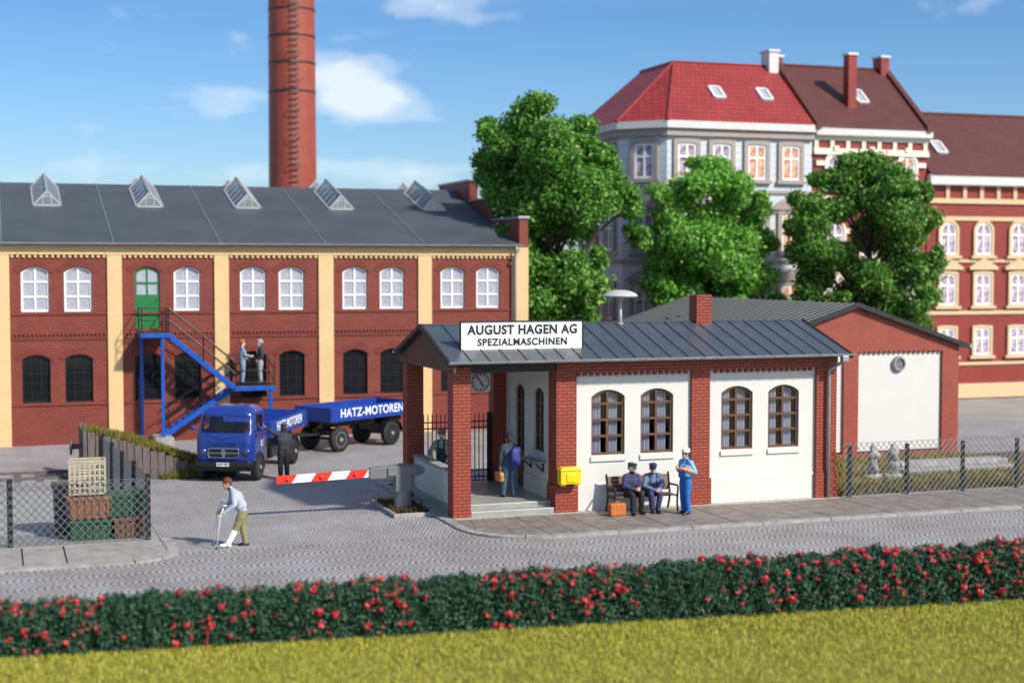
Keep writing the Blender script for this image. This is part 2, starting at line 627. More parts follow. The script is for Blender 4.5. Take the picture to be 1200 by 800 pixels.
def mesh_obj(name, verts, faces, mat, parent=None, smooth=False):
    """numpy verts (n,3) and faces (m,k) straight into one mesh"""
    me = bpy.data.meshes.new(name)
    n, (m, k) = len(verts), faces.shape
    me.vertices.add(n)
    me.vertices.foreach_set('co', np.asarray(verts, np.float32).ravel())
    me.loops.add(m * k)
    me.loops.foreach_set('vertex_index', faces.astype(np.int32).ravel())
    me.polygons.add(m)
    me.polygons.foreach_set('loop_start', np.arange(0, m * k, k, dtype=np.int32))
    me.polygons.foreach_set('loop_total', np.full(m, k, dtype=np.int32))
    me.materials.append(MATS[mat])
    me.update(calc_edges=True)
    o = bpy.data.objects.new(name, me)
    return link(o, parent)


def leaves(points, size, up=.25, out=None, outk=.6):
    """leaf-shaped quads turned at random (leaning outwards when 'out' is given)"""
    n = len(points)
    nr = rng.normal(size=(n, 3))
    nr[:, 2] += up
    if out is not None:
        nr = nr * (1 - outk) + out * outk * 1.6
    nr /= np.linalg.norm(nr, axis=1, keepdims=True) + 1e-9
    t = rng.normal(size=(n, 3))
    t -= nr * (t * nr).sum(1, keepdims=True)
    t /= np.linalg.norm(t, axis=1, keepdims=True) + 1e-9
    b = np.cross(nr, t)
    sz = size * rng.uniform(.6, 1.35, (n, 1))
    p = points
    v = np.stack([p - t * sz, p + b * sz * .55 + nr * sz * .12, p + t * sz, p - b * sz * .55 + nr * sz * .12], 1).reshape(-1, 3)
    return v, np.arange(n * 4).reshape(n, 4)


def blades(xy, z, h, w, lean=.35):
    n = len(xy)
    a = rng.uniform(0, 2 * math.pi, n)
    hh = h * rng.uniform(.5, 1.4, n)
    ww = w * rng.uniform(.7, 1.3, n)
    la = rng.uniform(0, 2 * math.pi, n)
    ln = hh * lean * rng.uniform(0, 1.4, n)
    z = np.broadcast_to(z, n)
    p0 = np.stack([xy[:, 0] - np.cos(a) * ww, xy[:, 1] - np.sin(a) * ww, z], 1)
    p1 = np.stack([xy[:, 0] + np.cos(a) * ww, xy[:, 1] + np.sin(a) * ww, z], 1)
    p2 = np.stack([xy[:, 0] + np.cos(la) * ln, xy[:, 1] + np.sin(la) * ln, z + hh], 1)
    return np.stack([p0, p1, p2], 1).reshape(-1, 3), np.arange(n * 3).reshape(n, 3)


def arch(cx, w, z0, ztop, rise, n=10):
    """window outline with a segmental head"""
    a = w / 2
    rr = (a * a + rise * rise) / (2 * rise)
    cz = ztop - rr
    th = math.asin(min(1, a / rr))
    if rise > a:
        th = math.pi - th
    pts = [(cx - a, z0), (cx + a, z0)]
    for i in range(n + 1):
        t = th - 2 * th * i / n
        pts.append((cx + rr * math.sin(t), cz + rr * math.cos(t)))
    return pts


def inset_arch(cx, w, z0, ztop, rise, d, n=10):
    return arch(cx, w - 2 * d, z0 + d, ztop - d, max(.02, rise * (w - 2 * d) / w), n)


WIN = {}


def window(parent, x, y, z0, w, h, rise, frame, glass, cols, rows, bar=.045, ring=.06, depth=.07, curtain=None, face='y', rowz=None, name='window'):
    """one window of its own (frame and bars), its pane and curtain its sub-parts; centre-bottom at x, y, z0"""
    key = (round(w, 2), round(h, 2), rise, frame, glass, cols, rows, bar, ring, curtain, face, name, tuple(rowz or ()))
    if key not in WIN:
        f = MB()
        f.prism(arch(0, w, 0, h, rise), 'xz', 0, depth, [inset_arch(0, w, 0, h, rise, ring)])
        for i in range(1, cols):
            cx = -w / 2 + w * i / cols
            top = h - rise * (abs(cx) / (w / 2)) ** 2 - ring * .5
            f.box(cx - bar / 2, cx + bar / 2, .004, depth - .006, ring * .5, top)
        for zr in (rowz or [h * j / rows for j in range(1, rows)]):
            f.box(-w / 2 + ring * .5, w / 2 - ring * .5, .006, depth - .012, zr - bar / 2, zr + bar / 2)
        p = MB()
        p.prism(inset_arch(0, w, 0, h, rise, ring * .6), 'xz', depth * .55, depth * .55 + .012)
        c = None
        if curtain:
            c = MB()
            nn = 40
            for sgn in (-1, 1):
                x0, x1 = (-w / 2, -w * .14) if sgn < 0 else (w * .03, w * .36)
                vs = []
                for i in range(nn + 1):
                    xx = x0 + (x1 - x0) * i / nn
                    yy = .16 + .03 * math.sin(i * 1.9)
                    vs += [(xx, yy, .02), (xx, yy, h - rise * .3)]
                c.add(vs, [(2 * i, 2 * i + 2, 2 * i + 3, 2 * i + 1) for i in range(nn)])
        WIN[key] = (f.mesh(name, frame), p.mesh('pane', glass), c.mesh('curtain', curtain) if c else None)
    fm, pmesh, cm = WIN[key]
    o = link(bpy.data.objects.new(name, fm), parent)
    o.location = (x, y, z0)
    if face == '-x':
        o.rotation_euler = (0, 0, -math.pi / 2)
    pn = link(bpy.data.objects.new('pane', pmesh), o)
    if cm:
        link(bpy.data.objects.new('curtain', cm), o)
    return o


def sub_box(name, mat, parent, *dims, bevel=.006):
    return MB().box(*dims).build(name, mat, parent, bevel=bevel)


def text_mesh(s, size, name, mat, parent, loc, rot, bold=.0, depth=.004, spacing=1.0, xscale=1.0, align='CENTER'):
    cu = bpy.data.curves.new(name, 'FONT')
    cu.body = s
    cu.size = size
    cu.align_x = align
    cu.align_y = 'CENTER'
    cu.extrude = depth
    cu.offset = bold
    cu.space_character = spacing
    cu.resolution_u = 4
    o = bpy.data.objects.new('lettering_source', cu)
    COL.objects.link(o)
    dg = bpy.context.evaluated_depsgraph_get()
    me = bpy.data.meshes.new_from_object(o.evaluated_get(dg))
    bpy.data.objects.remove(o)
    bpy.data.curves.remove(cu)
    me.name = name
    me.materials.clear()
    me.materials.append(MATS[mat])
    t = link(bpy.data.objects.new(name, me), parent)
    t.location = loc
    t.rotation_euler = rot
    t.scale = (xscale, 1, 1)
    return t


# frames of the street: all the works buildings stand at 19.2 degrees to the picture
ANG = R(19.2)
UX, UY = math.cos(ANG), math.sin(ANG)
G0 = (-1.570, 39.547)
F0 = (.685, 62.825)
H0 = (11.524, 51.713)
R0 = (14.96, 74.565)
RZ = -.07          # level of the road setts


def G(u, v, z=0.0):
    return (G0[0] + u * UX - v * UY, G0[1] + u * UY + v * UX, z)


def FAC(u, v, z=0.0):
    return (F0[0] + u * UX - v * UY, F0[1] + u * UY + v * UX, z)


# ------------------------------------------------------------------ ground, road, pavements
def sheet(name, poly, z, mat, loc, rz):
    o = MB().add([(a, b, 0) for a, b in poly], [tuple(range(len(poly)))]).build(name, mat)
    o.location = (loc[0], loc[1], z)
    o.rotation_euler = (0, 0, rz)
    return tag(o, kind='structure')


sheet('ground', [(-900, -300), (900, -300), (900, 1500), (-900, 1500)], -.16, 'earth', (0, 0), 0)
sheet('road', [(-40, -14), (45, -14), (45, 1.6), (-40, 1.6)], RZ, 'road_setts', G0, ANG)
sheet('yard_paving', [(-40, -2.2), (.02, -2.2), (.02, 7.2), (30, 7.2), (30, 45), (-40, 45)], RZ + .004, 'yard_setts', G0, ANG)


def pave(pts_outer, closed_inner, name):
    pass


pv, kb, jt = MB(), MB(), MB()
# kerb line of the gatehouse pavement in the street frame
kl = [(-.30, 7.3), (-.30, -1.3)]
for i in range(1, 9):
    a = math.pi + (math.pi / 2) * i / 9
    kl.append((1.55 + 1.85 * math.cos(a), -1.35 + 1.95 * math.sin(a)))
kl += [(1.6, -3.32), (3.4, -3.30)]
k2 = kl[1:]


def offset_line(pl, d):
    out = []
    for i, p in enumerate(pl):
        a = Vector(pl[max(i - 1, 0)])
        b = Vector(pl[min(i + 1, len(pl) - 1)])
        t = (b - a).normalized()
        out.append((p[0] - t.y * d, p[1] + t.x * d))
    return out


def kerb_run(mb, pl, width, gap_every=4, top=.0):
    inn = offset_line(pl, width)
    for i in range(len(pl) - 1):
        a, b, c, d = pl[i], pl[i + 1], inn[i + 1], inn[i]
        if i % gap_every == gap_every - 1:
            t = (Vector(b) - Vector(a)) * .0
            L = (Vector(b) - Vector(a)).length
            k = max(0, 1 - .03 / max(L, .04))
            b = tuple(Vector(a).lerp(Vector(b), k))
            c = tuple(Vector(d).lerp(Vector(c), k))
        top_pts = [(a[0], a[1], top - .015), (b[0], b[1], top - .015), (c[0], c[1], top + .002), (d[0], d[1], top + .002)]
        mid = [(d[0], d[1]), (c[0], c[1])]
        mb.hexa([(a[0], a[1], -.12), (b[0], b[1], -.12), (c[0], c[1], -.12), (d[0], d[1], -.12)], top_pts)
    return inn


# kerb: corner plus long straight stones
corner = kl[:]
inn = kerb_run(kb, corner, .26, 4)
x = 3.4
while x < 34:
    x1 = x + 2.05
    kb.hexa([(x + .012, -3.30, -.12), (x1 - .012, -3.30, -.12), (x1 - .012, -3.04, -.12), (x + .012, -3.04, -.12)],
            [(x + .012, -3.295, -.012), (x1 - .012, -3.295, -.012), (x1 - .012, -3.04, .002), (x + .012, -3.04, .002)])
    x = x1
# bed under the slabs (dark joints) and the slabs themselves
bed = offset_line(kl, .255)
poly = bed + [(34, -3.045), (34, .6), (-.04, .6), (-.04, 7.3)]
jt.prism(poly, 'xy', -.1, -.022)
x = 3.05
i = 0
while x < 33.5:
    w_ = .95
    pv.box(x + .011, x + w_ - .011, -3.025, -.30, -.06, 0 + rnd.uniform(-.004, .002))
    x += w_
# corner fan of slabs round the door step
cx, cy = 1.6, -.55
ang = [math.pi * (1.0 + .5 * k / 5) for k in range(6)]
edge = [bed[1], bed[3], bed[5], bed[7], bed[9], (1.63, -3.03)]
edge[0] = (-.03, -1.2)
inner = [(-.02, -.30), (.35, -.30), (.70, -.30), (1.05, -.30), (1.35, -.30), (1.62, -.30)]
for k in range(5):
    a, b, c, d = edge[k], edge[k + 1], inner[k + 1], inner[k]
    cen = Vector(((a[0] + b[0] + c[0] + d[0]) / 4, (a[1] + b[1] + c[1] + d[1]) / 4))
    q = [Vector(p) + (cen - Vector(p)).normalized() * .018 for p in (a, b, c, d)]
    pv.hexa([(p.x, p.y, -.06) for p in q], [(p.x, p.y, 0) for p in q])
pv.box(1.645, 2.33, -3.025, -.30, -.06, 0)
pv.box(2.352, 3.04, -3.025, -.30, -.06, -.001)
pb = MB().box(-.02, 34, -.295, 3.0, -.05, -.004)
for nm, mb, mt in (('pavement', pv, 'slab'), ('kerb', kb, 'kerb_stone'), ('pavement_bed', jt, 'joint'), ('pebble_strip', pb, 'pebble')):
    o = mb.build(nm, mt, bevel=.008 if nm in ('pavement', 'kerb') else 0)
    o.location = (G0[0], G0[1], 0)
    o.rotation_euler = (0, 0, ANG)
    tag(o, kind='structure')

# pavement corner on the left, in front of the fenced store
pv, kb, jt = MB(), MB(), MB()
kl = [(-30, -3.22), (-9.6, -3.22)]
for i in range(0, 10):
    a = -math.pi / 2 + (math.pi / 2) * i / 9
    kl.append((-8.75 + 1.35 * math.cos(a), -1.75 + 1.45 * math.sin(a)))
kl += [(-7.42, -.35)]
kerb_run(kb, kl, .28, 3)
bed = offset_line(kl, .275)
jt.prism(bed + [(-7.68, 8), (-30, 8)], 'xy', -.1, -.022)
x = -29
while x < -9.9:
    pv.box(x + .012, x + .926, -2.93, -.62, -.06, rnd.uniform(-.004, .002))
    x += .95
edge = [(-9.50, -2.93), bed[4], bed[6], bed[8], bed[10], (-7.70, -.62)]
inner = [(-9.50, -.62), (-9.2, -.62), (-8.85, -.62), (-8.5, -.62), (-8.2, -.62), (-7.95, -.62)]
for k in range(5):
    a, b, c, d = edge[k], edge[k + 1], inner[k + 1], inner[k]
    cen = Vector(((a[0] + b[0] + c[0] + d[0]) / 4, (a[1] + b[1] + c[1] + d[1]) / 4))
    q = [Vector(p) + (cen - Vector(p)).normalized() * .02 for p in (a, b, c, d)]
    pv.hexa([(p.x, p.y, -.06) for p in q], [(p.x, p.y, 0) for p in q])
ys = MB().box(-30, -7.72, -.60, 8.6, -.05, -.003)
for nm, mb, mt in (('pavement', pv, 'slab_pale'), ('kerb', kb, 'kerb_stone'), ('pavement_bed', jt, 'joint'), ('store_yard', ys, 'concrete')):
    o = mb.build(nm, mt, bevel=.008 if nm in ('pavement', 'kerb') else 0)
    o.location = (G0[0], G0[1], 0)
    o.rotation_euler = (0, 0, ANG)
    tag(o, kind='structure')

# ------------------------------------------------------------------ lawn and hedge in the foreground
HA = math.atan2(29.40 - 25.41, 9.06 + 7.84)
HO = (0.0, 27.42)
o = MB().box(-40, 40, -32, 1.2, -.13, -.045).build('lawn', 'lawn_soil')
o.location = (*HO, 0)
o.rotation_euler = (0, 0, HA)
tag(o, kind='structure')
nb = 150000
yy = -rng.uniform(0, 1, nb) ** 1.3 * 7.5 + .25
xx = rng.uniform(-13, 13, nb)
v, f = blades(np.stack([xx, yy], 1), -.05, .065, .013, .9)
o = mesh_obj('grass', v, f, 'lawn_blade')
o.location = (*HO, 0)
o.rotation_euler = (0, 0, HA)
tag(o, 'short yellow-green grass of the lawn in front of the flowering hedge', 'grass', kind='stuff')

hedge = empty('flowering_hedge', (*HO, -.05), HA, 'long dark green hedge dotted with red blossoms between lawn and road', 'hedge')
HL, HT, HHt = 30.0, 1.05, .95


def grow(x):
    return np.clip(.885 + x * .0125, .74, 1.06)


def hedge_pt(n):
    x = rng.uniform(-HL / 2, HL / 2, n)
    th = rng.uniform(0, 1, n)
    bump = 1 + .05 * np.sin(x * 1.3 + 1) * np.sin(x * 3.1) + .03 * np.sin(x * 9.7 + 2) + .03 * np.sin(x * 23)
    # profile: front face, rounded top, back face
    s = th * 2.9
    y = np.where(s < .9, 0, np.where(s < 2.0, s - .9, 1.1))
    z = np.where(s < .9, s, np.where(s < 2.0, .9 + .09 * np.sin((s - .9) / 1.1 * math.pi), 2.9 - s))
    oy = np.where(s < .9, -1, np.where(s < 2.0, 0, 1)).astype(float)
    oz = np.where((s > .8) & (s < 2.1), 1.0, .15)
    out = np.stack([np.zeros(n), oy, oz], 1)
    p = np.stack([x, (y - .5) * HT / 1.1 * bump + .5, z * bump * grow(x)], 1)
    lump = .022 * np.sin(x * 7.1 + z * 9) + .03 * np.sin(x * 13.7 - y * 11 + z * 4) + .03 * np.sin(x * 31 + y * 27 - z * 22)
    p += out * (rng.normal(0, .035, (n, 1)) + lump[:, None])
    return p, out


p, out = hedge_pt(130000)
v, f = leaves(p, .036, out=out, outk=.35)
mesh_obj('foliage', v, f, 'hedge_leaf', hedge)
core = MB()  # solid dark core added inside so the hedge is not see-through
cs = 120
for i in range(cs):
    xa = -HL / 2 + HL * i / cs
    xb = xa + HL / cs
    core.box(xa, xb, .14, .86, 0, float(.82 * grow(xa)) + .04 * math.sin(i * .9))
core.build('dark_core', 'hedge_core', hedge)
BM = []
for k in range(6):
    q = rng.normal(0, 1, (26, 3))
    q /= np.linalg.norm(q, axis=1, keepdims=True)
    v, f = leaves(q * .045 * rng.uniform(.5, 1.25, (26, 1)), .034, out=q, outk=.6)
    o = mesh_obj('blossom', v, f, 'blossom', hedge)
    BM.append(o.data)
    bpy.data.objects.remove(o)
cen = rng.uniform(-10.5, 12.0, 30)
sv, sf, cnt = [], [], 0
for k in range(620):
    while True:
        p, out = hedge_pt(1)
        p, out = p[0], out[0]
        if p[1] < .9 and p[2] > .08 and -11 < p[0] < 13 and np.min(np.abs(cen - p[0])) < .30 + .45 * rng.uniform():
            break
    p = p + out * .03
    sc = float(rng.choice([.55, .8, 1.05, 1.4], p=[.4, .3, .2, .1])) if k >= 100 else float(rng.choice([.75, .95, 1.2]))
    me = BM[k % 6]
    if k < 100:
        o = link(bpy.data.objects.new('blossom', me), hedge)
        o.location = p
        o.rotation_euler = (0, 0, float(rng.uniform(0, 6)))
        o.scale = (sc + .15,) * 3
    else:
        a = np.empty(len(me.vertices) * 3, np.float32)
        me.vertices.foreach_get('co', a)
        a = a.reshape(-1, 3) * sc + p
        sv.append(a)
o = mesh_obj('small_blossoms', np.concatenate(sv), np.arange(sum(len(a) for a in sv)).reshape(-1, 4), 'blossom', hedge)
tag(o, kind='stuff')


# ================================================================== FACTORY
fac = empty('factory_building', (*F0, 0), ANG, 'long two-storey red brick factory with yellow pilasters and dark felt roof', 'factory')
PIL = [(-29.6, -29.0), (-25.38, -24.8), (-21.25, -20.68), (-17.13, -16.58), (-13.07, -12.50), (-8.93, -8.32), (-4.79, -4.21), (-.73, -.002)]
CEN = [-3.30, -1.755, -7.425, -5.88, -11.54, -10.01, -15.62, -14.11, -19.76, -18.20, -23.85, -22.3, -28.0, -26.4]
DOOR_X = -15.62
W_, WH, WZ1, WZ0, RISE = 1.02, 1.70, 5.0, 1.55, .18
holes = []
for cx_ in CEN:
    if cx_ == DOOR_X:
        holes.append(arch(cx_, .94, 4.33, 6.70, .2))
    else:
        holes.append(arch(cx_, W_, WZ1, WZ1 + WH, RISE))
    holes.append(arch(cx_, W_, WZ0, WZ0 + 1.82, RISE))
fw = MB().prism([(-29, -.12), (-.01, -.12), (-.01, 7.5), (-29, 7.5)], 'xz', .09, .40, holes)
fw.box(-29, -.42, 18.5, 18.8, -.12, 7.4)
fw.build('wall', 'factory_brick', fac)
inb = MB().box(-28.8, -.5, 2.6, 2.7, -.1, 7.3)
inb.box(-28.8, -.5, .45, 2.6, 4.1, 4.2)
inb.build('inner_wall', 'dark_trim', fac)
# yellow pilasters and the band they carry
for a, b_ in PIL:
    MB().box(a, b_, -.04 if b_ > -1 else 0, .3 if b_ < -1 else .085, -.12, 7.17).build('pilaster', 'yellow_brick', fac, bevel=.012)
MB().box(-29.6, .0, -.015, .3, 7.172, 7.52).build('frieze', 'yellow_brick', fac)
for i in range(len(PIL) - 1):
    tt = MB()
    dd = MB()
    a, b_ = PIL[i][1], PIL[i + 1][0]
    n = int((b_ - a) / .2)
    st = (b_ - a) / n
    for k in range(n):
        x0 = a + st * k + st * .25
        tt.box(x0, x0 + st * .5, .02, .088, 7.06, 7.171)
    n = int((b_ - a) / .15)
    st = (b_ - a) / n
    for k in range(n):
        x0 = a + st * k + st * .25
        dd.box(x0, x0 + st * .5, .045, .089, 4.02, 4.14)
    for y0_, za_, zb_ in ((.03, 4.142, 4.22), (.055, 3.94, 4.018), (.04, 4.89, 4.96), (.045, 1.44, 1.52)):
        MB().box(a + .003, b_ - .003, y0_, .0885, za_, zb_).build('string_course', 'factory_brick', fac)
    tt.build('corbel_teeth', 'yellow_brick', fac)
    dd.build('dentil_band', 'factory_brick', fac)
for cx_ in CEN:
    for zt in (WZ1 + WH, WZ0 + 1.82):
        vo = MB()
        w_ = W_ / 2
        rr = (w_ * w_ + RISE * RISE) / (2 * RISE)
        cz = zt - rr
        th = math.asin(w_ / rr) * 1.22
        nn = 17
        for k in range(nn):
            t0 = -th + 2 * th * (k + .08) / nn
            t1 = -th + 2 * th * (k + .92) / nn
            r0, r1 = rr + .02, rr + .27
            q = [(cx_ + r * math.sin(t), cz + r * math.cos(t)) for r, t in ((r0, t0), (r1, t0), (r1, t1), (r0, t1))]
            vo.prism(q, 'xz', .066, .0885)
        vo.build('brick_arch', 'factory_brick', fac)
for cx_ in CEN:
    if cx_ != DOOR_X:
        window(fac, cx_, .17, WZ1, W_, WH, RISE, 'white_frame', 'frosted_glass', 2, 3, .07, .075, .08)
    window(fac, cx_, .19, WZ0, W_, 1.82, RISE, 'black_steel', 'dark_glass', 3, 5, .028, .04, .06)
# green door on the upper floor
dr = MB()
dr.prism(arch(0, .94, 0, 2.37, .2), 'xz', 0, .09, [inset_arch(0, .94, 1.22, 2.37, .2, .07)])
dr.box(-.03, .03, .004, .08, 1.25, 2.3)
dr.box(-.42, .42, .006, .078, 1.72, 1.79)
for k in range(5):
    dr.box(-.36 + k * .145, -.36 + k * .145 + .128, -.014, .01, .08, 1.02)
d_ = dr.build('door', 'green_paint', fac, bevel=.006, loc=(DOOR_X, .15, 4.33))
MB().prism(inset_arch(0, .94, 1.24, 2.37, .2, .06), 'xz', .045, .057).build('pane', 'frosted_glass', d_)
MB().tube([(.36, -.04, 1.05), (.36, -.05, 1.08), (.30, -.05, 1.09)], .014, 6).build('handle', 'black_steel', d_)
# end wall with the stepped gable
stp = [(.0, -.12), (18.8, -.12), (18.8, 8.72), (15.3, 8.72), (15.3, 9.70), (11.9, 9.70), (11.9, 10.66), (6.9, 10.66), (6.9, 9.70), (3.5, 9.70), (3.5, 8.72), (.0, 8.72)]
gw = MB().prism([(.31 if y < .01 else y, z) for y, z in stp[:1]] + [(18.8, -.12), (18.8, 7.3), (.31, 7.3)], 'yz', -.40, -.012)
gw.prism([(.0, 7.53), (18.8, 7.53)] + stp[2:], 'yz', -.40, -.004)
gw.box(-.40, -.012, .31, 18.8, 7.3, 7.53)
gw.build('stepped_gable', 'factory_brick', fac)
for (ya, yb, z) in ((-.06, 3.56, 8.72), (3.42, 6.96, 9.70), (6.82, 11.98, 10.66), (11.84, 15.36, 9.7), (15.24, 18.86, 8.72)):
    MB().box(-.46, .06, ya, yb, z + .001, z + .10).build('coping', 'zinc', fac, bevel=.01)
# roof
EV = .18
RS = (10.36 - 7.64) / (9.4 + EV)


def fz(y):
    return 7.64 + (y + EV) * RS


rf = MB()
rf.prism([(-EV, fz(-EV)), (9.4, fz(9.4)), (18.8 + EV, fz(-EV)), (18.8 + EV, fz(-EV) - .1), (9.4, fz(9.4) - .1), (-EV, fz(-EV) - .1)], 'yz', -29.4, -.405)
roof = rf.build('roof', 'roof_felt', fac)
sm = MB()
for x_ in (-25.1, -20.95, -16.9, -12.85, -8.7, -4.6):
    sm.hexa([(x_ - .03, -EV, fz(-EV) + .002), (x_ + .03, -EV, fz(-EV) + .002), (x_ + .03, 9.4, fz(9.4) + .002), (x_ - .03, 9.4, fz(9.4) + .002)],
            [(x_ - .02, -EV, fz(-EV) + .03), (x_ + .02, -EV, fz(-EV) + .03), (x_ + .02, 9.4, fz(9.4) + .03), (x_ - .02, 9.4, fz(9.4) + .03)])
sm.build('roof_seam', 'seam_pale', roof)
gt = MB()
prof = [(math.cos(a) * .085, math.sin(a) * .085) for a in np.linspace(math.pi, 2 * math.pi, 8)]
prof = [(-.27 + p, 7.62 + q) for p, q in prof] + [(-.27 + p * .86, 7.622 + q * .86) for p, q in prof[::-1]]
gt.prism(prof, 'yz', -29.4, -.30)
gut = gt.build('gutter', 'zinc', fac)
gr = MB()
for x_ in np.arange(-29, -.3, .8):
    gr.tube([(x_, -.27 + math.cos(a) * .092, 7.62 + math.sin(a) * .092) for a in np.linspace(math.pi, 2 * math.pi, 7)], .012, 5)
gr.build('gutter_bracket', 'zinc', gut)
MB().tube([(-.62, -.27, 7.56), (-.62, -.27, 7.40), (-.62, -.12, 7.15), (-.62, -.12, 6.9), (-.62, -.12, 0.05)], .055, 10).build('downpipe', 'zinc', fac, smooth=True)
MB().box(-.86, -.66, -.03, .08, 6.78, 6.9).build('pipe_bracket', 'factory_brick', fac)
# glazed roof lights
SKM = None


def skylight(x, y0, y1, flip=False):
    global SKM
    if SKM is None:
        L = y1 - y0
        dz = L * RS
        a, hgt = .55, .62
        fr = MB()
        F_, B_ = 0.0, L
        A = [(-a, F_, .02), (a, F_, .02), (0, F_, hgt)]
        Bk = [(-a, B_, .02 + dz), (a, B_, .02 + dz), (0, B_, hgt + dz)]
        for tri in (A, Bk):
            for i in range(3):
                fr.bar(tri[i], tri[(i + 1) % 3], .07, .06, up=(0, 1, 0))
        for i in range(3):
            fr.bar(A[i], Bk[i], .065, .065, up=(1, 0, .2))
        fr.bar((-.26, 0, .38), (.26, 0, .38), .045, .045)
        fr.bar((-.17, 0, .03), (-.17, 0, .42), .04, .04)
        fr.bar((.17, 0, .03), (.17, 0, .42), .04, .04)
        fr.bar((0, 0, .38), (0, 0, .72), .035, .035)
        for k in range(1, 5):
            t = k / 5
            for s_ in (-1, 1):
                fr.bar((s_ * a, L * t, .02 + dz * t), (0, L * t, hgt + dz * t), .022, .025, up=(0, 1, 0))
        gl = MB()
        gl.add([A[0], Bk[0], Bk[2], A[2]], [(0, 1, 2, 3)])
        gl.add([A[1], A[2], Bk[2], Bk[1]], [(0, 1, 2, 3)])
        gl.add(A, [(0, 1, 2)])
        gl.add(Bk, [(0, 2, 1)])
        SKM = (fr.mesh('skylight', 'alu'), gl.mesh('pane', 'skylight_glass', recalc=False))
    o = link(bpy.data.objects.new('skylight', SKM[0]), fac)
    p = link(bpy.data.objects.new('pane', SKM[1]), o)
    if flip:
        o.location = (x, 18.8 - y0, fz(y0))
        o.rotation_euler = (0, 0, math.pi)
    else:
        o.location = (x, y0, fz(y0))


for x_ in (-27.3, -23.2, -19.1, -14.98, -10.86, -6.78, -2.55):
    skylight(x_, 5.35, 8.5)
    skylight(x_ - .1, 5.35, 8.5, True)

# ================================================================== CHIMNEY
ch = empty('factory_chimney', (-12.87, 88, 0), 0, 'tall round red brick chimney with dark iron hoops rising behind the factory', 'chimney')


def chr_(z):
    return 1.44 - (z + 0) * .0045


MB().lathe([(chr_(z) + (.12 if z > 33.4 else 0), z) for z in (-.2, 4, 8, 12, 16, 20, 24, 28, 33, 33.4, 33.41, 34.2)], 48).build('shaft', 'chimney_brick', ch, auto=40)
for z in (16.9, 18.55, 20.1, 21.65, 24.2, 26.8, 29.4, 32):
    MB().lathe([(chr_(z) + .004, z - .055), (chr_(z) + .03, z - .05), (chr_(z) + .03, z + .05), (chr_(z) + .004, z + .055)], 48).build('iron_hoop', 'iron', ch, auto=40)
la = R(-76)
lx, ly = math.cos(la), math.sin(la)
lad = None
for z in np.arange(1.2, 33.3, .34):
    r_ = chr_(z)
    lr = MB()
    lr.bar((lx * r_ * .98 - ly * .2, ly * r_ * .98 + lx * .2, z), (lx * (r_ + .16) - ly * .2, ly * (r_ + .16) + lx * .2, z), .04, .04)
    lr.bar((lx * r_ * .98 + ly * .2, ly * r_ * .98 - lx * .2, z), (lx * (r_ + .16) + ly * .2, ly * (r_ + .16) - lx * .2, z), .035, .035)
    lr.bar((lx * (r_ + .16) - ly * .21, ly * (r_ + .16) + lx * .21, z), (lx * (r_ + .16) + ly * .21, ly * (r_ + .16) - lx * .21, z), .055, .055)
    lad = lr.build('rung', 'barrier_grey', ch)
for z in np.arange(4.5, 33, 1.62):
    r_ = chr_(z)
    pts = [(lx * (r_ + .02 + .42 * math.sin(t)) - ly * .36 * math.cos(t), ly * (r_ + .02 + .42 * math.sin(t)) + lx * .36 * math.cos(t), z + .05 * math.sin(t)) for t in np.linspace(0, math.pi, 12)]
    MB().tube(pts, .022, 5).build('safety_hoop', 'barrier_grey', ch)

# ================================================================== BLUE OUTSIDE STAIR
st = empty('steel_staircase', FAC(0, 0), ANG, 'blue steel outside staircase with black handrails up to the green factory door', 'staircase')
PF, PL = 4.22, 2.12       # platform heights
V0, V1 = -1.32, -.06


def platform(x0, x1, z, nm):
    p = MB()
    p.box(x0, x1, V0, V1, z - .05, z)
    o = p.build(nm, 'black_steel', st, bevel=.008)
    e = MB()
    e.box(x0 - .05, x1 + .05, V0 - .06, V0 - .001, z - .20, z - .03)
    e.box(x0 - .05, x1 + .05, V1 + .001, V1 + .05, z - .20, z - .03)
    e.box(x0 - .05, x0 - .001, V0, V1, z - .20, z - .03)
    e.box(x1 + .001, x1 + .05, V0, V1, z - .20, z - .03)
    e.build('edge_beam', 'blue_steel', o, bevel=.008)
    return o


platform(-15.98, -14.98, PF, 'upper_platform')
platform(-12.48, -10.98, PL, 'landing')


def flight(xa, za, xb, zb, va, vb, nm):
    m_ = MB()
    n = 12
    for s_ in (va, vb):
        m_.hexa([(xa, s_ - .03, za - .24), (xb, s_ - .03, zb - .24), (xb, s_ + .03, zb - .24), (xa, s_ + .03, za - .24)],
                [(xa, s_ - .03, za + .02), (xb, s_ - .03, zb + .02), (xb, s_ + .03, zb + .02), (xa, s_ + .03, za + .02)])
    o = m_.build(nm, 'blue_steel', st, bevel=.008)
    t_ = MB()
    for k in range(n):
        f_ = (k + .5) / n
        xx, z_ = xa + (xb - xa) * f_, za + (zb - za) * f_ - .05
        t_.box(xx - .12, xx + .12, va + .035, vb - .035, z_ - .03, z_)
    t_.build('treads', 'blue_steel', o)
    return o


f1 = flight(-14.95, PF - .03, -12.46, PL - .02, V0 + .03, -.72, 'upper_flight')
f2 = flight(-12.46, PL - .02, -15.28, .22, -.66, V1 - .03, 'lower_flight')
for (x_, y_, zt) in ((-15.90, V1 - .06, PF - .2), (-15.22, V0 + .05, PF - .2), (-11.12, V0 + .06, PL - .2)):
    zb = .24 if x_ == -15.22 else -.07
    MB().box(x_ - .065, x_ + .065, y_ - .065, y_ + .065, zb, zt).build('leg', 'blue_steel', st, bevel=.01)
MB().box(-15.55, -14.85, V0 - .25, -.02, -.08, .235).build('footing', 'concrete', st, bevel=.02)


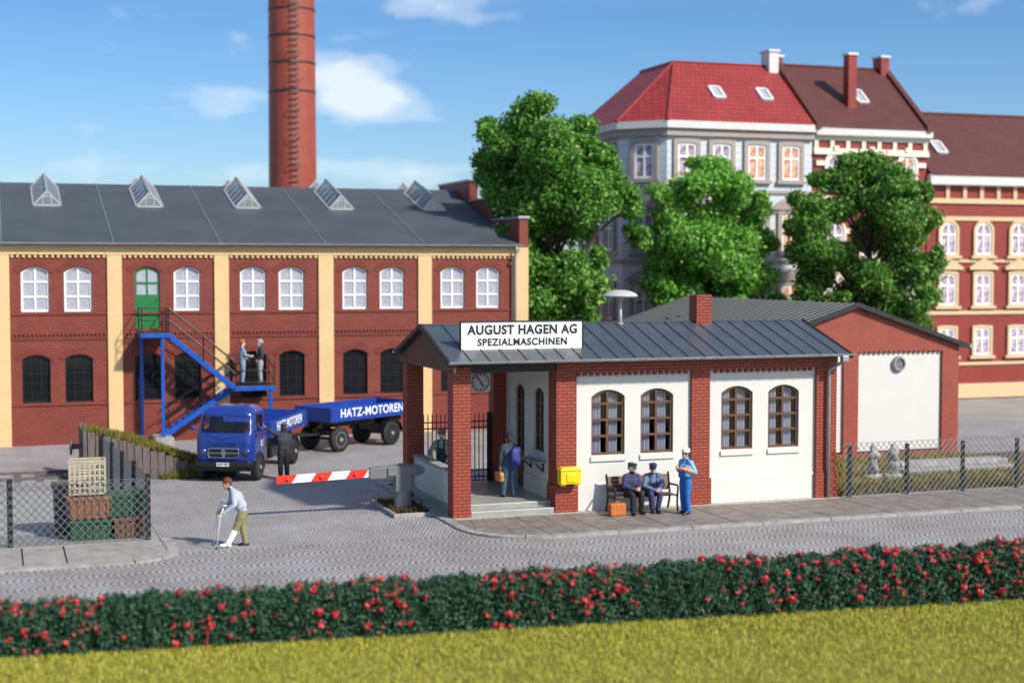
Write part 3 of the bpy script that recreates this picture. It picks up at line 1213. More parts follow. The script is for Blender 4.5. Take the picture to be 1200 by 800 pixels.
def handrail(paths, posts, nm='handrail'):
    m_ = MB()
    for p in paths:
        for dz in (0, -.45):
            m_.tube([(a, b, c + dz) for a, b, c in p], .024, 6)
    for (a, b, z0, z1) in posts:
        m_.tube([(a, b, z0), (a, b, z1)], .024, 6)
    return m_.build(nm, 'black_steel', st)


hh = .92
handrail([[(-15.98, V1, PF + hh), (-15.98, V0, PF + hh), (-14.98, V0, PF + hh), (-12.46, V0, PL + hh)],
          [(-14.98, -.70, PF + hh), (-12.46, -.70, PL + hh)]],
         [(-15.98, V0, PF, PF + hh), (-15.98, V1, PF, PF + hh), (-14.98, V0, PF, PF + hh), (-13.7, V0, 3.1, 3.1 + hh), (-13.6, -.70, 3.05, 3.05 + hh), (-12.46, V0, PL, PL + hh), (-14.98, -.70, PF, PF + hh)])
handrail([[(-14.98, -.70, PF + hh), (-14.98, V1, PF + hh)]], [(-14.98, V1, PF, PF + hh)])
handrail([[(-12.46, V0, PL + hh - .35), (-10.98, V0, PL + hh - .35), (-10.98, V1, PL + hh), (-12.46, V1, PL + hh), (-15.2, V1, .25 + hh)]],
         [(-10.98, V0, PL, PL + hh), (-10.98, V1, PL, PL + hh), (-12.46, V1, PL, PL + hh), (-14.9, V1, .3, .3 + hh)])
handrail([[(-12.46, -.66, PL + hh), (-15.2, -.66, .25 + hh)]], [(-13.7, -.66, 1.3, 1.3 + hh)])

# ================================================================== GATEHOUSE
gh = empty('gatehouse', (*G0, 0), ANG, 'low gatehouse of white plaster and red brick piers with open porch and slate roof', 'gatehouse')
VB = 4.7
WX = [4.51, 5.99, 8.49, 9.99]
hol = [arch(x_, 1.0, 1.50, 3.31, .19) for x_ in WX]
w1 = MB().prism([(3.5, .66), (11.05, .66), (11.05, 3.95), (3.5, 3.95)], 'xz', .10, .36, hol)
w1.box(11.3, 11.6, .36, VB - .3, -.1, 3.95)
w1.box(3.2, 11.6, VB - .3, VB, -.1, 3.95)
w1.build('plaster_wall', 'plaster', gh)
pl_ = MB()
pl_.prism([(.055, -.12), (.11, -.12), (.11, .74), (.085, .74), (.055, .715)], 'yz', 3.556, 6.99)
pl_.prism([(.055, -.12), (.11, -.12), (.11, .74), (.085, .74), (.055, .715)], 'yz', 7.61, 10.99)
pl_.box(3.5, 11.05, .11, .36, -.12, .659)
pl_.build('plinth', 'plaster', gh)
for x_ in WX:
    o = window(gh, x_, .16, 1.50, 1.0, 1.81, .19, 'brown_frame', 'clear_glass', 2, 4, .06, .065, .09, 'curtain', rowz=[.52, .97, 1.42])
    MB().box(-.53, .53, -.11, -.02, -.17, -.03).build('sill', 'plaster', o, bevel=.012)
# brick piers
PR = [('front', -.0, .5, .0, .5, 4.02), ('rear', -.12, .38, 4.2, 4.7, 4.02)]
for nm, a, b_, c_, d_, zt in PR:
    MB().box(a, b_, c_, d_, -.1, zt).build('brick_pier', 'gate_brick', gh, bevel=.008)
for a, b_, dep in ((2.92, 3.555, .62), (6.995, 7.605, .3), (10.995, 11.70, .9)):
    p = MB().box(a + .02, b_ - .02, -.005, dep, .735, 3.95)
    p.box(a - .02, b_ + .015, -.045, dep + .02, -.1, .735)
    p.build('brick_pier', 'gate_brick', gh, bevel=.006)
MB().box(2.55, 3.2, 4.21, 4.695, -.1, 3.95).build('brick_pier', 'gate_brick', gh, bevel=.006)
fr_ = MB().box(2.94, 11.70, .02, .355, 3.951, 4.19)
fr_.box(2.94, 11.70, -.02, .019, 3.80, 4.15)
n = int((11.70 - 3.56) / .19)
for k in range(n):
    x0 = 3.57 + k * .19
    if any(a - .1 < x0 < b_ for a, b_ in ((6.995, 7.605), (10.995, 11.7))):
        continue
    fr_.box(x0, x0 + .085, .005, .098, 3.70, 3.799)
fr_.build('frieze', 'gate_brick', gh)
# wall of the porch with its door and serving window
hol = [arch(3.02, .80, .28, 3.30, .16), arch(1.42, .82, 1.52, 3.32, .16)]
dw = MB().prism([(.5, .2), (4.3, .2), (4.3, 3.98), (.5, 3.98)], 'yz', 2.95, 3.20, hol)
dw.build('porch_wall', 'grey_plaster', gh)
MB().prism([(.62, .28), (2.6, .28), (2.6, .78), (.62, .78)], 'yz', 2.915, 2.949).build('porch_plinth', 'grey_plaster', gh, bevel=.01)
o = window(gh, 3.02, 3.02, 1.25, .80, 2.05, .16, 'brown_frame', 'clear_glass', 2, 4, .05, .05, .08, None, '-x')
o = window(gh, 3.02, 1.42, 1.52, .82, 1.80, .16, 'brown_frame', 'clear_glass', 2, 4, .05, .05, .08, 'curtain', '-x')
dd_ = MB()
dd_.box(3.02, 3.09, 2.63, 3.41, .285, 1.26)
for k in range(4):
    dd_.box(3.008, 3.03, 2.69 + k * .17, 2.69 + k * .17 + .14, .38, 1.18)
d_ = dd_.build('door', 'brown_frame', gh, bevel=.005)
MB().tube([(3.01, 2.72, 1.28), (2.95, 2.72, 1.28), (2.95, 2.83, 1.28)], .013, 6).build('handle', 'chrome', d_)
sh = MB().box(2.62, 2.945, .80, 2.20, 1.24, 1.29).build('counter_shelf', 'concrete', gh, bevel=.01)
for yy_ in (1.0, 2.0):
    b_ = MB()
    b_.bar((2.93, yy_, .98), (2.93, yy_, 1.24), .04, .04)
    b_.bar((2.93, yy_, 1.0), (2.68, yy_, 1.23), .04, .04)
    b_.bar((2.93, yy_, 1.225), (2.66, yy_, 1.225), .04, .03)
    b_.build('bracket', 'dark_trim', sh)
# porch floor and step
MB().box(.06, 2.95, .33, 4.69, -.1, .28).build('porch_floor', 'floor_grey', gh, bevel=.02)
MB().box(.505, 2.91, .0, .329, -.1, .14).build('step', 'floor_grey', gh, bevel=.02)
pp = MB().box(.08, .30, .505, 4.199, -.1, 1.15)
pp = pp.build('parapet', 'grey_plaster', gh)
MB().box(.03, .34, .505, 4.199, 1.151, 1.22).build('coping', 'concrete', pp, bevel=.01)
# inside box so the rooms read dark
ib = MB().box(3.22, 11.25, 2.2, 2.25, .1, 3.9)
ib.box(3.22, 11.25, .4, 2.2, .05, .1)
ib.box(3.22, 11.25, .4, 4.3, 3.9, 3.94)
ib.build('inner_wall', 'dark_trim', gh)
# porch beams, ceiling and boarded gable
MB().box(-.06, 2.93, .02, .16, 3.86, 4.12).build('porch_beam', 'dark_trim', gh, bevel=.008)
MB().box(-.06, 2.93, 4.5, 4.64, 3.86, 4.12).build('porch_beam', 'dark_trim', gh, bevel=.008)
MB().box(-.05, 2.93, .161, 4.499, 4.02, 4.06).build('porch_ceiling', 'dark_trim', gh)
YE0, YE1, YR, ZE, ZR = -.50, 5.08, 2.25, 4.20, 5.07
sl = (ZR - ZE) / (YR - YE0)
gb = MB().prism([(-.50, 3.90), (5.0, 3.90), (5.0, ZE + .0), (YR, ZR - .06), (-.50, ZE + .0)], 'yz', -.13, -.062)
gab = gb.build('gable_boards', 'brown_board', gh)
bl = MB()
for k in range(30):
    y_ = -.42 + k * .18
    zt = ZR - .09 - abs(y_ - YR) * sl
    bl.box(-.1335, -.131, y_ - .006, y_ + .006, 3.92, zt)
bl.build('board_joints', 'dark_trim', gab)
gb = MB().prism([(.1, 3.95), (VB, 3.95), (VB, ZE + .05), (YR, ZR - .13), (.1, ZE + .05)], 'yz', 11.40, 11.70)
gb.build('end_gable', 'gate_brick', gh)
rf = MB()
XA, XB = -.26, 11.86
rf.prism([(YE0, ZE), (YR, ZR), (YE1, ZE), (YE1, ZE - .07), (YR, ZR - .075), (YE0, ZE - .07)], 'yz', XA, XB)
groof = rf.build('roof', 'roof_slate', gh)
sm = MB()
x_ = XA + .62
while x_ < XB - .1:
    for s_, ye in ((1, YE0), (-1, YE1)):
        sm.hexa([(x_ - .014, ye, ZE + .001), (x_ + .014, ye, ZE + .001), (x_ + .014, YR, ZR + .001), (x_ - .014, YR, ZR + .001)],
                [(x_ - .008, ye, ZE + .022), (x_ + .008, ye, ZE + .022), (x_ + .008, YR, ZR + .022), (x_ - .008, YR, ZR + .022)])
    x_ += .525
sm.build('roof_seam', 'seam', groof)
rc = MB().tube([(XA, YR, ZR + .005), (XB, YR, ZR + .005)], .03, 6)
rc.build('ridge_cap', 'roof_slate', groof)
for x0, x1 in ((XA - .03, XA + .05), (XB - .05, XB + .03)):
    vg = MB()
    vg.prism([(YE0 - .02, ZE + .012), (YR, ZR + .04), (YE1 + .02, ZE + .012), (YE1 + .02, ZE - .13), (YR, ZR - .10), (YE0 - .02, ZE - .13)], 'yz', x0, x1)
    vg.build('verge_trim', 'dark_trim', groof)
for yc in (YE0 - .06, YE1 + .06):
    gt = MB()
    prof = [(yc + math.cos(a) * .075, ZE - .0 + math.sin(a) * .075) for a in np.linspace(math.pi, 2 * math.pi, 8)]
    prof += [(yc + math.cos(a) * .062, ZE + .002 + math.sin(a) * .062) for a in np.linspace(2 * math.pi, math.pi, 8)]
    gt.prism(prof, 'yz', XA - .02, XB + .06)
    gut = gt.build('gutter', 'zinc', gh)
gr = MB()
for x_ in np.arange(XA + .2, XB, .36):
    gr.tube([(x_, YE0 - .06 + math.cos(a) * .08, ZE + math.sin(a) * .08) for a in np.linspace(math.pi, 2 * math.pi, 7)], .012, 5)
gr.build('gutter_bracket', 'zinc', gut)
MB().tube([(11.58, YE0 - .06, ZE - .07), (11.58, YE0 - .06, ZE - .2), (11.36, -.13, 3.72), (11.36, -.11, 3.6), (11.36, -.11, -.05)], .05, 10).build('downpipe', 'zinc', gh, smooth=True)
hp = MB().box(11.48, 11.68, YE0 - .15, YE0 + .02, ZE - .22, ZE - .05).build('rainwater_head', 'zinc', gh, bevel=.02)
bc = MB().box(8.16, 8.66, 2.05, 2.55, 4.9, 5.86)
chm = bc.build('chimney', 'gate_brick', gh, bevel=.006)
MB().box(8.24, 8.58, 2.13, 2.47, 5.861, 5.875).build('flue', 'dark_trim', chm)

# sign board standing on the slope
zs = 4.45
sg = empty('sign_board', G(0, 0), ANG, 'long white company sign with black capital letters on the gatehouse roof', 'sign')
MB().box(.33, 3.83, .33, .40, zs, 5.21).build('board', 'sign_white', sg, bevel=.004)
fb = MB()
for a in ((.31, 3.85, .30, .41, zs - .025, zs), (.31, 3.85, .30, .41, 5.21, 5.235), (.305, .33, .30, .41, zs - .025, 5.235), (3.83, 3.855, .30, .41, zs - .025, 5.235)):
    fb.box(*a)
fb.build('frame', 'letter_black', sg)
text_mesh('AUGUST HAGEN AG', .345, 'lettering', 'letter_black', sg, (2.10, .322, 4.985), (R(90), 0, 0), .011, .004, 1.09, .925)
text_mesh('SPEZIALMASCHINEN', .265, 'lettering', 'letter_black', sg, (2.09, .322, 4.655), (R(90), 0, 0), .007, .004, 1.12, .97)
for x_ in (.8, 2.1, 3.4):
    MB().bar((x_, .41, 5.1), (x_, .95, 4.68), .03, .03).build('stay', 'black_steel', sg)

# mushroom-shaped siren on the ridge
sr = empty('roof_siren', G(5.79, 2.25, 5.02), 0, 'pale mushroom-shaped siren on a thin pole on the gatehouse ridge', 'siren')
MB().tube([(0, 0, -.1), (0, 0, .75)], [.06, .05], 12).build('pole', 'siren_cap', sr, smooth=True)
MB().lathe([(.09, .70), (.10, .76), (.50, .80), (.52, .83), (.46, .90), (.30, .97), (.12, 1.0), (.0, 1.005)], 32).build('cap', 'siren_cap', sr, auto=40)
MB().lathe([(.16, -.05), (.12, .02), (.07, .06)], 16).build('flange', 'zinc', sr, smooth=True)

# clock on a bracket beside the front pier
ck = empty('station_clock', G(.86, .28, 3.60), ANG, 'square grey clock with black hands hanging in the porch beside the front pier', 'clock')
MB().box(-.28, .28, .0, .09, -.26, .26).build('case', 'clock_face', ck, bevel=.008)
ring = MB()
nn = 40
for k in range(nn):
    a0, a1 = 2 * math.pi * k / nn, 2 * math.pi * (k + 1) / nn
    ring.prism([(r * math.sin(a), r * math.cos(a)) for r, a in ((.225, a0), (.25, a0), (.25, a1), (.225, a1))], 'xz', -.006, -.001)
for k in range(12):
    a = 2 * math.pi * k / 12
    d_ = Vector((math.sin(a), 0, math.cos(a)))
    ring.bar(d_ * .165 + Vector((0, -.004, 0)), d_ * .215 + Vector((0, -.004, 0)), .022, .006, up=(0, 1, 0))
ring.build('dial_marks', 'letter_black', ck)
MB().bar((.0, -.012, .0), (.08, -.012, -.12), .045, .008, up=(0, 1, 0)).build('hour_hand', 'letter_black', ck)
MB().bar((.0, -.022, .0), (-.11, -.022, .165), .028, .008, up=(0, 1, 0)).build('minute_hand', 'letter_black', ck)
MB().bar((-.36, .05, .22), (.1, .05, .22), .03, .03).build('bracket', 'black_steel', ck)
MB().bar((.0, .05, .25), (.0, .05, .42), .03, .03).build('hanger', 'black_steel', ck)

# yellow post box on the pier
mb_ = empty('post_box', G(3.24, -.05, .76), ANG, 'small yellow post box fixed to the brick pier right of the porch', 'post box')
b_ = MB()
b_.prism([(-.30, .04), (.30, .04), (.30, .40), (.27, .50), (-.27, .50), (-.30, .40)], 'xz', -.30, -.002)
b_.build('housing', 'post_yellow', mb_, bevel=.03, segs=3)
MB().box(-.315, .315, -.325, -.02, .415, .455).build('rim', 'post_yellow', mb_, bevel=.012)
MB().box(-.13, .13, -.325, -.298, .10, .34).build('flap', 'post_yellow', mb_, bevel=.01)
MB().box(-.27, -.12, -.26, -.04, .0, .05).build('foot', 'post_yellow', mb_, bevel=.012)
MB().box(.12, .27, -.26, -.04, .0, .05).build('foot', 'post_yellow', mb_, bevel=.012)

# black railing closing the back of the porch
rl = empty('iron_railing', G(0, 4.45, .28), ANG, 'black iron railing of thin bars across the back of the porch', 'railing')
x_ = .45
while x_ < 2.52:
    MB().box(x_ - .013, x_ + .013, -.013, .013, .04, 2.06).build('railing_bar', 'black_steel', rl)
    x_ += .132
for z in (.16, .36, 1.64, 1.82):
    MB().box(.385, 2.545, -.022, .022, z - .018, z + .018).build('rail', 'black_steel', rl)
MB().box(2.44, 2.54, -.05, .05, 0, 2.08).build('railing_post', 'black_steel', rl)

# ================================================================== LOW HALL BEHIND
ha = empty('workshop_hall', (*H0, 0), ANG, 'low workshop hall with wide dark ribbed roof, red brick gable and white panels', 'hall')
XC, ZP, ZHE = .44, 5.42, 4.02
hw = 4.26
HLEN = 13.6
panels = [(-3.3, -.004), (.58, 4.02)]
for a, b_ in panels:
    q = MB().box(a - .02, b_ + .02, .10, .30, .25, 3.76)
    q.build('plaster_panel', 'plaster', ha)
pw = MB()
out = [(XC - hw, -.1), (XC + hw, -.1), (XC + hw, ZHE - .02), (XC, ZP - .06), (XC - hw, ZHE - .02)]
pw.prism(out, 'xz', .0, .34, [[(a, .20), (b_, .20), (b_, 3.75), (a, 3.75)] for a, b_ in panels])
for a, b_ in panels:
    n = int((b_ - a) / .2)
    s_ = (b_ - a) / n
    for k in range(n):
        pw.box(a + s_ * (k + .25), a + s_ * (k + .75), .005, .099, 3.69, 3.749)
pw.box(XC - hw, XC - hw + .3, .341, HLEN, -.1, ZHE)
pw.box(XC + hw - .3, XC + hw, .341, HLEN, -.1, ZHE)
pw.prism(out, 'xz', HLEN - .3, HLEN + .0)
pw.build('brick_wall', 'hall_brick', ha)
rf = MB()
sh_ = (ZP - ZHE) / hw
ov = .32
rf.prism([(XC - hw - ov, ZHE - ov * sh_), (XC, ZP), (XC + hw + ov, ZHE - ov * sh_), (XC + hw + ov, ZHE - ov * sh_ - .09), (XC, ZP - .09), (XC - hw - ov, ZHE - ov * sh_ - .09)], 'xz', -.14, HLEN + .15)
hr = rf.build('roof', 'hall_roof', ha)
rb = MB()
for k in range(30):
    y_ = .15 + k * .45
    for s_ in (-1, 1):
        xe = XC + s_ * (hw + ov)
        rb.hexa([(xe, y_ - .035, ZHE - ov * sh_ + .001), (xe, y_ + .035, ZHE - ov * sh_ + .001), (XC, y_ + .035, ZP + .001), (XC, y_ - .035, ZP + .001)],
                [(xe, y_ - .02, ZHE - ov * sh_ + .035), (xe, y_ + .02, ZHE - ov * sh_ + .035), (XC, y_ + .02, ZP + .035), (XC, y_ - .02, ZP + .035)])
rb.build('roof_rib', 'seam', hr)
vt = MB()
for y0, y1 in ((-.19, -.10),):
    vt.prism([(XC - hw - ov - .02, ZHE - ov * sh_ + .03), (XC, ZP + .05), (XC + hw + ov + .02, ZHE - ov * sh_ + .03), (XC + hw + ov + .02, ZHE - ov * sh_ - .12), (XC, ZP - .12), (XC - hw - ov - .02, ZHE - ov * sh_ - .12)], 'xz', y0, y1)
vt.build('verge_trim', 'seam', hr)
MB().tube([(XC + hw + ov + .06, -.2, ZHE - ov * sh_ - .03), (XC + hw + ov + .06, HLEN + .2, ZHE - ov * sh_ - .03)], .075, 8).build('gutter', 'zinc', ha)
vn = MB().lathe([(.27, .0), (.27, -.10), (.24, -.14), (.19, -.14), (.19, -.03), (0, -.03)], 28, axis='y')
v_ = vn.build('wall_vent', 'zinc', ha, loc=(2.24, .10, 3.30), auto=40)
vs_ = MB()
for k in range(7):
    z = -.16 + k * .053
    hwid = math.sqrt(max(.001, .185 ** 2 - z * z))
    vs_.box(-hwid, hwid, -.09, -.04, z - .011, z + .011)
vs_.build('vent_slat', 'concrete', v_)
MB().tube([(-1.4, 9.0, 4.6), (-1.4, 9.0, 5.72)], .05, 10).build('vent_pipe', 'zinc', ha)

# ================================================================== TOWN HOUSES BEHIND
HWIN = {}


def house_window(root, x, z, w, h, rise=0.05, curtain='curtain_lilac', y=-.0, rot=0.0, trim='stone_trim', hood=None, py=0.0):
    """surround with white frame, sub-parts pane and sill"""
    fr = MB()
    fr.prism(arch(0, w, 0, h, rise), 'xz', -.02, .06, [inset_arch(0, w, 0, h, rise, .10)])
    fr.box(-.05, .05, -.012, .055, .08, h - .04)
    fr.box(-w / 2 + .06, w / 2 - .06, -.016, .05, h * .62 - .05, h * .62 + .05)
    o = fr.build('window', 'white_frame', root)
    o.location = (x + math.sin(rot) * .055, y - math.cos(rot) * .055, z)
    o.rotation_euler = (0, 0, rot)
    MB().prism(inset_arch(0, w, 0, h, rise, .06), 'xz', .02, .035).build('pane', curtain, o)
    SW = .30 if trim != 'stone_trim' else .44
    t = MB()
    t.prism([(p[0] * 1.0, p[1]) for p in arch(0, w + SW, -.05, h + SW / 2, rise + .03 if rise > .1 else rise)], 'xz', -.07, .03, [arch(0, w + .01, -.005, h + .005, rise)])
    t.box(-w / 2 - .3, w / 2 + .3, -.13, .02, -.20, -.052)
    if hood == 'pediment':
        t.prism([(-w / 2 - .4, h + .35), (w / 2 + .4, h + .35), (0, h + .85)], 'xz', -.12, .0)
        t.box(-w / 2 - .4, w / 2 + .4, -.14, .0, h + .223, h + .349)
    elif hood == 'arch':
        t.prism(arch(0, w + 1.0, h + .223, h + .80, .50), 'xz', -.12, 0)
    elif hood == 'impost':
        zi = h - rise - .12
        t.box(-w / 2 - .62, -w / 2 - .152, -.06, .02, zi, zi + .25)
        t.box(w / 2 + .152, w / 2 + .62, -.06, .02, zi, zi + .25)
        t.box(-.14, .14, -.12, .0, h + .17, h + .42)
    t.build('surround', trim, o)
    return o


def roof_light(root, p, q, r_, s_):
    """small pane in a frame on a slope, corners p q r s"""
    P4 = [Vector(k) for k in (p, q, r_, s_)]
    n = (P4[1] - P4[0]).cross(P4[3] - P4[0]).normalized()
    if n.z < 0:
        n = -n
    f = MB()
    for i in range(4):
        f.bar(P4[i] + n * .05, P4[(i + 1) % 4] + n * .05, .13, .12, up=n)
    o = f.build('roof_window', 'white_stone', root)
    MB().hexa([k + n * .03 for k in P4], [k + n * .055 for k in P4]).build('pane', 'frosted_glass', o)
    return o


# grey corner house
hg = empty('grey_house', (*R0, 0), ANG, 'pale grey corner house with red tiled hipped roof above the trees', 'house')
XL, CH_, DEP = -7.97, 1.62, 7.4
XLL = XL - CH_
ZC = 13.0
body = [(-.06, 0), (-.06, DEP), (XLL, DEP), (XLL, CH_), (XL, 0)]
mbw = MB()
mbw.prism(body, 'xy', -.1, ZC)
mbw.build('wall', 'grey_facade', hg)


def ring_band(poly_pts, d, z0, z1):
    """moulding along the street fronts: front, chamfer, side"""
    m_ = MB()
    pts = [(-.06, 0), (XL, 0), (XLL, CH_), (XLL, DEP)]
    def off(k):
        return [(-.06, -k), (XL - k * .41, -k), (XLL - k, CH_ - k * .41), (XLL - k, DEP)]
    a, b2 = off(d), off(-.02)
    for i in range(3):
        m_.hexa([(a[i][0], a[i][1], z0), (a[i + 1][0], a[i + 1][1], z0), (b2[i + 1][0], b2[i + 1][1], z0), (b2[i][0], b2[i][1], z0)],
                [(a[i][0], a[i][1], z1), (a[i + 1][0], a[i + 1][1], z1), (b2[i + 1][0], b2[i + 1][1], z1), (b2[i][0], b2[i][1], z1)])
    return m_


ring_band(body, .22, ZC + .001, ZC + .35).build('cornice', 'stone_trim', hg)
ring_band(body, .38, ZC + .352, ZC + .70).build('cornice', 'white_stone', hg)
for z in (10.3, 9.35, 6.9, 3.3):
    ring_band(body, .08, z, z + .16).build('string_course', 'stone_trim', hg)
for row, (z, h, hood) in enumerate(((10.98, 1.68, None), (7.5, 1.8, 'arch'), (4.1, 1.7, 'pediment'), (.9, 1.7, None))):
    for i, x_ in enumerate((-1.28, -3.17, -5.08, -6.95)):
        house_window(hg, x_, z, .98, h, .05, ['curtain_orange', 'curtain_orange', 'curtain_lilac', 'curtain_lilac'][i], hood=hood)
    house_window(hg, (XL + XLL) / 2, z, .98, h, .05, 'curtain_lilac', y=CH_ / 2, rot=-R(45), hood=hood or None)
    for yv in (3.1, 5.4):
        house_window(hg, XLL, z, .98, h, .05, 'dark_glass', y=yv, rot=-R(90))
ZT, ZRG = ZC + .70, 17.05
e = .38
dpt = DEP / 2
pk = (XLL + dpt, dpt, ZRG)
A0, A1, A2, A3 = (-.02, -e, ZT), (XL - e * .41, -e, ZT), (XLL - e, CH_ - e * .41, ZT), (XLL - e, DEP + e, ZT)
rt = MB()
rt.add([A0, A1, pk, (-.02, dpt, ZRG)], [(0, 1, 2, 3)])
rt.add([A1, A2, pk], [(0, 1, 2)])
rt.add([A2, A3, (XLL + dpt, DEP + e, ZRG), pk], [(0, 1, 2, 3)])
rt.add([(-.02, DEP + e, ZT), (-.02, dpt, ZRG), pk, (XLL + DEP, DEP + e, ZT)], [(0, 1, 2, 3)])
rt.add([(XLL + DEP, DEP + e, ZT), pk, (XLL + dpt, DEP + e, ZRG)], [(0, 1, 2)])
MB().hexa([(XLL - .1, DEP - .2, ZT - .1), (XLL + DEP, DEP - .2, ZT - .1), (XLL + dpt, DEP - .2, ZRG - .1)], [(XLL - .1, DEP, ZT - .1), (XLL + DEP, DEP, ZT - .1), (XLL + dpt, DEP, ZRG - .1)]).build('end_gable', 'stone_trim', hg)
hroof = rt.build('roof', 'red_tile', hg, recalc=False)
rd = MB()
for a, b_ in ((A1, pk), (A2, pk), ((-.02, dpt, ZRG), pk), (pk, (XLL + dpt, DEP + e, ZRG))):
    rd.tube([a, b_], .09, 6)
rd.build('ridge_tiles', 'red_tile', hroof)


def on_front(x, t, dx, dt, off=0.0):
    def P(xx, tt):
        return (xx, -e + (dpt + e) * tt, ZT + (ZRG - ZT) * tt)
    return P(x - dx, t - dt), P(x + dx, t - dt), P(x + dx, t + dt), P(x - dx, t + dt)


roof_light(hg, *on_front(-4.55, .48, .27, .09))
roof_light(hg, *on_front(-1.9, .48, .27, .09))

# tall red house
hr_ = empty('brick_house', (*R0, 0), ANG, 'tall red brick house with cream arched window surrounds beside the grey corner house', 'house')
X0, X1 = .02, 6.60
MB().box(X0, X1, 0, DEP, -.1, 13.0).build('wall', 'house_brick', hr_)
tr = MB()
tr.box(X0 - .02, X1 + .08, -.10, .02, 12.45, 12.62)
tr.box(X0, X1 + .06, -.08, .02, 13.001, 13.22)
tr.box(X0 - .02, X1 + .08, -.16, .02, 12.30, 12.45)
for k in range(8):
    x_ = X0 + .12 + k * (X1 - X0 - .24) / 7
    tr.box(x_ - .11, x_ + .11, -.09, .02, 12.621, 13.0)
tr.build('panel_frieze', 'cream', hr_)
MB().box(X0 - .03, X1 + .16, -.36, .02, 13.222, 13.68).build('cornice', 'white_stone', hr_, bevel=.05)
MB().box(X0, X1, -.07, .02, 10.05, 10.25).build('string_course', 'cream', hr_)
MB().box(X0, X1, -.07, .02, 6.6, 6.8).build('string_course', 'cream', hr_)
for z, h, ri, hd in ((10.7, 1.62, .45, 'impost'), (7.2, 1.75, .45, 'impost'), (4.0, 1.7, .05, 'pediment'), (.9, 1.7, .05, None)):
    for i, x_ in enumerate((1.25, 3.3, 5.4)):
        house_window(hr_, x_, z, .98, h, ri, ['curtain_lilac', 'curtain_orange', 'curtain_orange'][i], trim='cream', hood=hd)
ZT2, ZR2 = 13.68, 17.15
rt = MB()
for s_ in (0, 1):
    ya, yb = (-.36, dpt) if s_ == 0 else (DEP + .36, dpt)
    rt.hexa([(X0, ya, ZT2 - .1), (X1 + .16, ya, ZT2 - .1), (X1 - .1, yb, ZR2 - .1), (X0, yb, ZR2 - .1)], [(X0, ya, ZT2), (X1 + .16, ya, ZT2), (X1 - .1, yb, ZR2), (X0, yb, ZR2)])
br_ = rt.build('roof', 'brown_tile', hr_)
MB().tube([(X0, dpt, ZR2 + .02), (X1, dpt, ZR2 + .02)], .09, 6).build('ridge_tiles', 'brown_tile', br_)
for x_, mt in ((X0 - .1, 'house_brick'), (X1 - .25, 'dark_trim')):
    fw_ = MB().prism([(-.45, ZT2 - .15), (dpt, ZR2 - .15), (DEP + .45, ZT2 - .15), (DEP + .45, ZT2 + .12), (dpt, ZR2 + .2), (-.45, ZT2 + .12)], 'yz', x_, x_ + .3)
    fw_.build('fire_wall', 'brown_tile', hr_)


def stack(root, x, y, z0, z1, w, d, mat):
    o = MB().box(x - w / 2, x + w / 2, y - d / 2, y + d / 2, z0, z1).build('chimney', mat, root, bevel=.02)
    MB().box(x - w / 2 - .06, x + w / 2 + .06, y - d / 2 - .06, y + d / 2 + .06, z1 + .001, z1 + .13).build('chimney_cap', 'white_stone', o, bevel=.02)


stack(hg, -.42, dpt, 16.3, 17.75, .55, .9, 'white_stone')
stack(hr_, .12, dpt + .3, 16.5, 17.55, .4, .7, 'house_brick')
stack(hr_, 2.78, 1.15, 14.7, 17.42, .5, .5, 'house_brick')
stack(hr_, 6.25, dpt, 16.4, 17.75, .5, .8, 'house_brick')


def on_front2(x, t, dx, dt):
    def P(xx, tt):
        return (xx, -.36 + (dpt + .36) * tt, ZT2 + (ZR2 - ZT2) * tt)
    return P(x - dx, t - dt), P(x + dx, t - dt), P(x + dx, t + dt), P(x - dx, t + dt)


roof_light(hr_, *on_front2(3.65, .5, .28, .10))

# lower red house at the right
hl = empty('brick_house', (*R0, 0), ANG, 'lower red brick house with ochre trim and brown roof at the right edge', 'house')
X0, X1 = 6.68, 15.5
MB().box(X0, X1, 0, DEP, .66, 10.9).build('wall', 'house_brick', hl)
MB().box(X0, X1, -.05, DEP, -.1, .659).build('plinth', 'ochre_trim', hl)
tr = MB()
tr.box(X0, X1, -.08, .02, 10.10, 10.24)
tr.box(X0, X1, -.10, .02, 9.98, 10.098)
for k in range(9):
    x_ = X0 + .15 + k * 1.04
    tr.box(x_ - .11, x_ + .11, -.09, .02, 10.241, 10.9)
tr.box(X0, X1, -.07, .02, 9.1, 9.32)
tr.box(X0, X1, -.07, .02, 6.95, 7.1)
tr.box(X0, X1, -.07, .02, 4.25, 4.45)
tr.box(X0, X1, -.07, .02, 1.62, 1.78)
tr.build('panel_frieze', 'ochre_trim', hl)
MB().box(X0 - .05, X1, -.36, .02, 10.902, 11.45).build('cornice', 'white_stone', hl, bevel=.05)
for z, h, ri, hd in ((7.35, 1.65, .45, None), (4.75, 1.6, .05, 'pediment'), (2.15, 1.4, .05, None)):
    for i, x_ in enumerate((7.95, 10.1, 12.3, 14.4)):
        house_window(hl, x_, z, .95, h, ri, 'curtain_lilac', trim='ochre_trim', hood=hd)
rt = MB()
for s_ in (0, 1):
    ya, yb = (-.36, dpt) if s_ == 0 else (DEP + .36, dpt)
    rt.hexa([(X0, ya, 11.35), (X1, ya, 11.35), (X1, yb, 14.85), (X0, yb, 14.85)], [(X0, ya, 11.45), (X1, ya, 11.45), (X1, yb, 14.95), (X0, yb, 14.95)])
br_ = rt.build('roof', 'brown_tile', hl)
MB().tube([(X0, dpt, 14.97), (X1, dpt, 14.97)], .09, 6).build('ridge_tiles', 'brown_tile', br_)


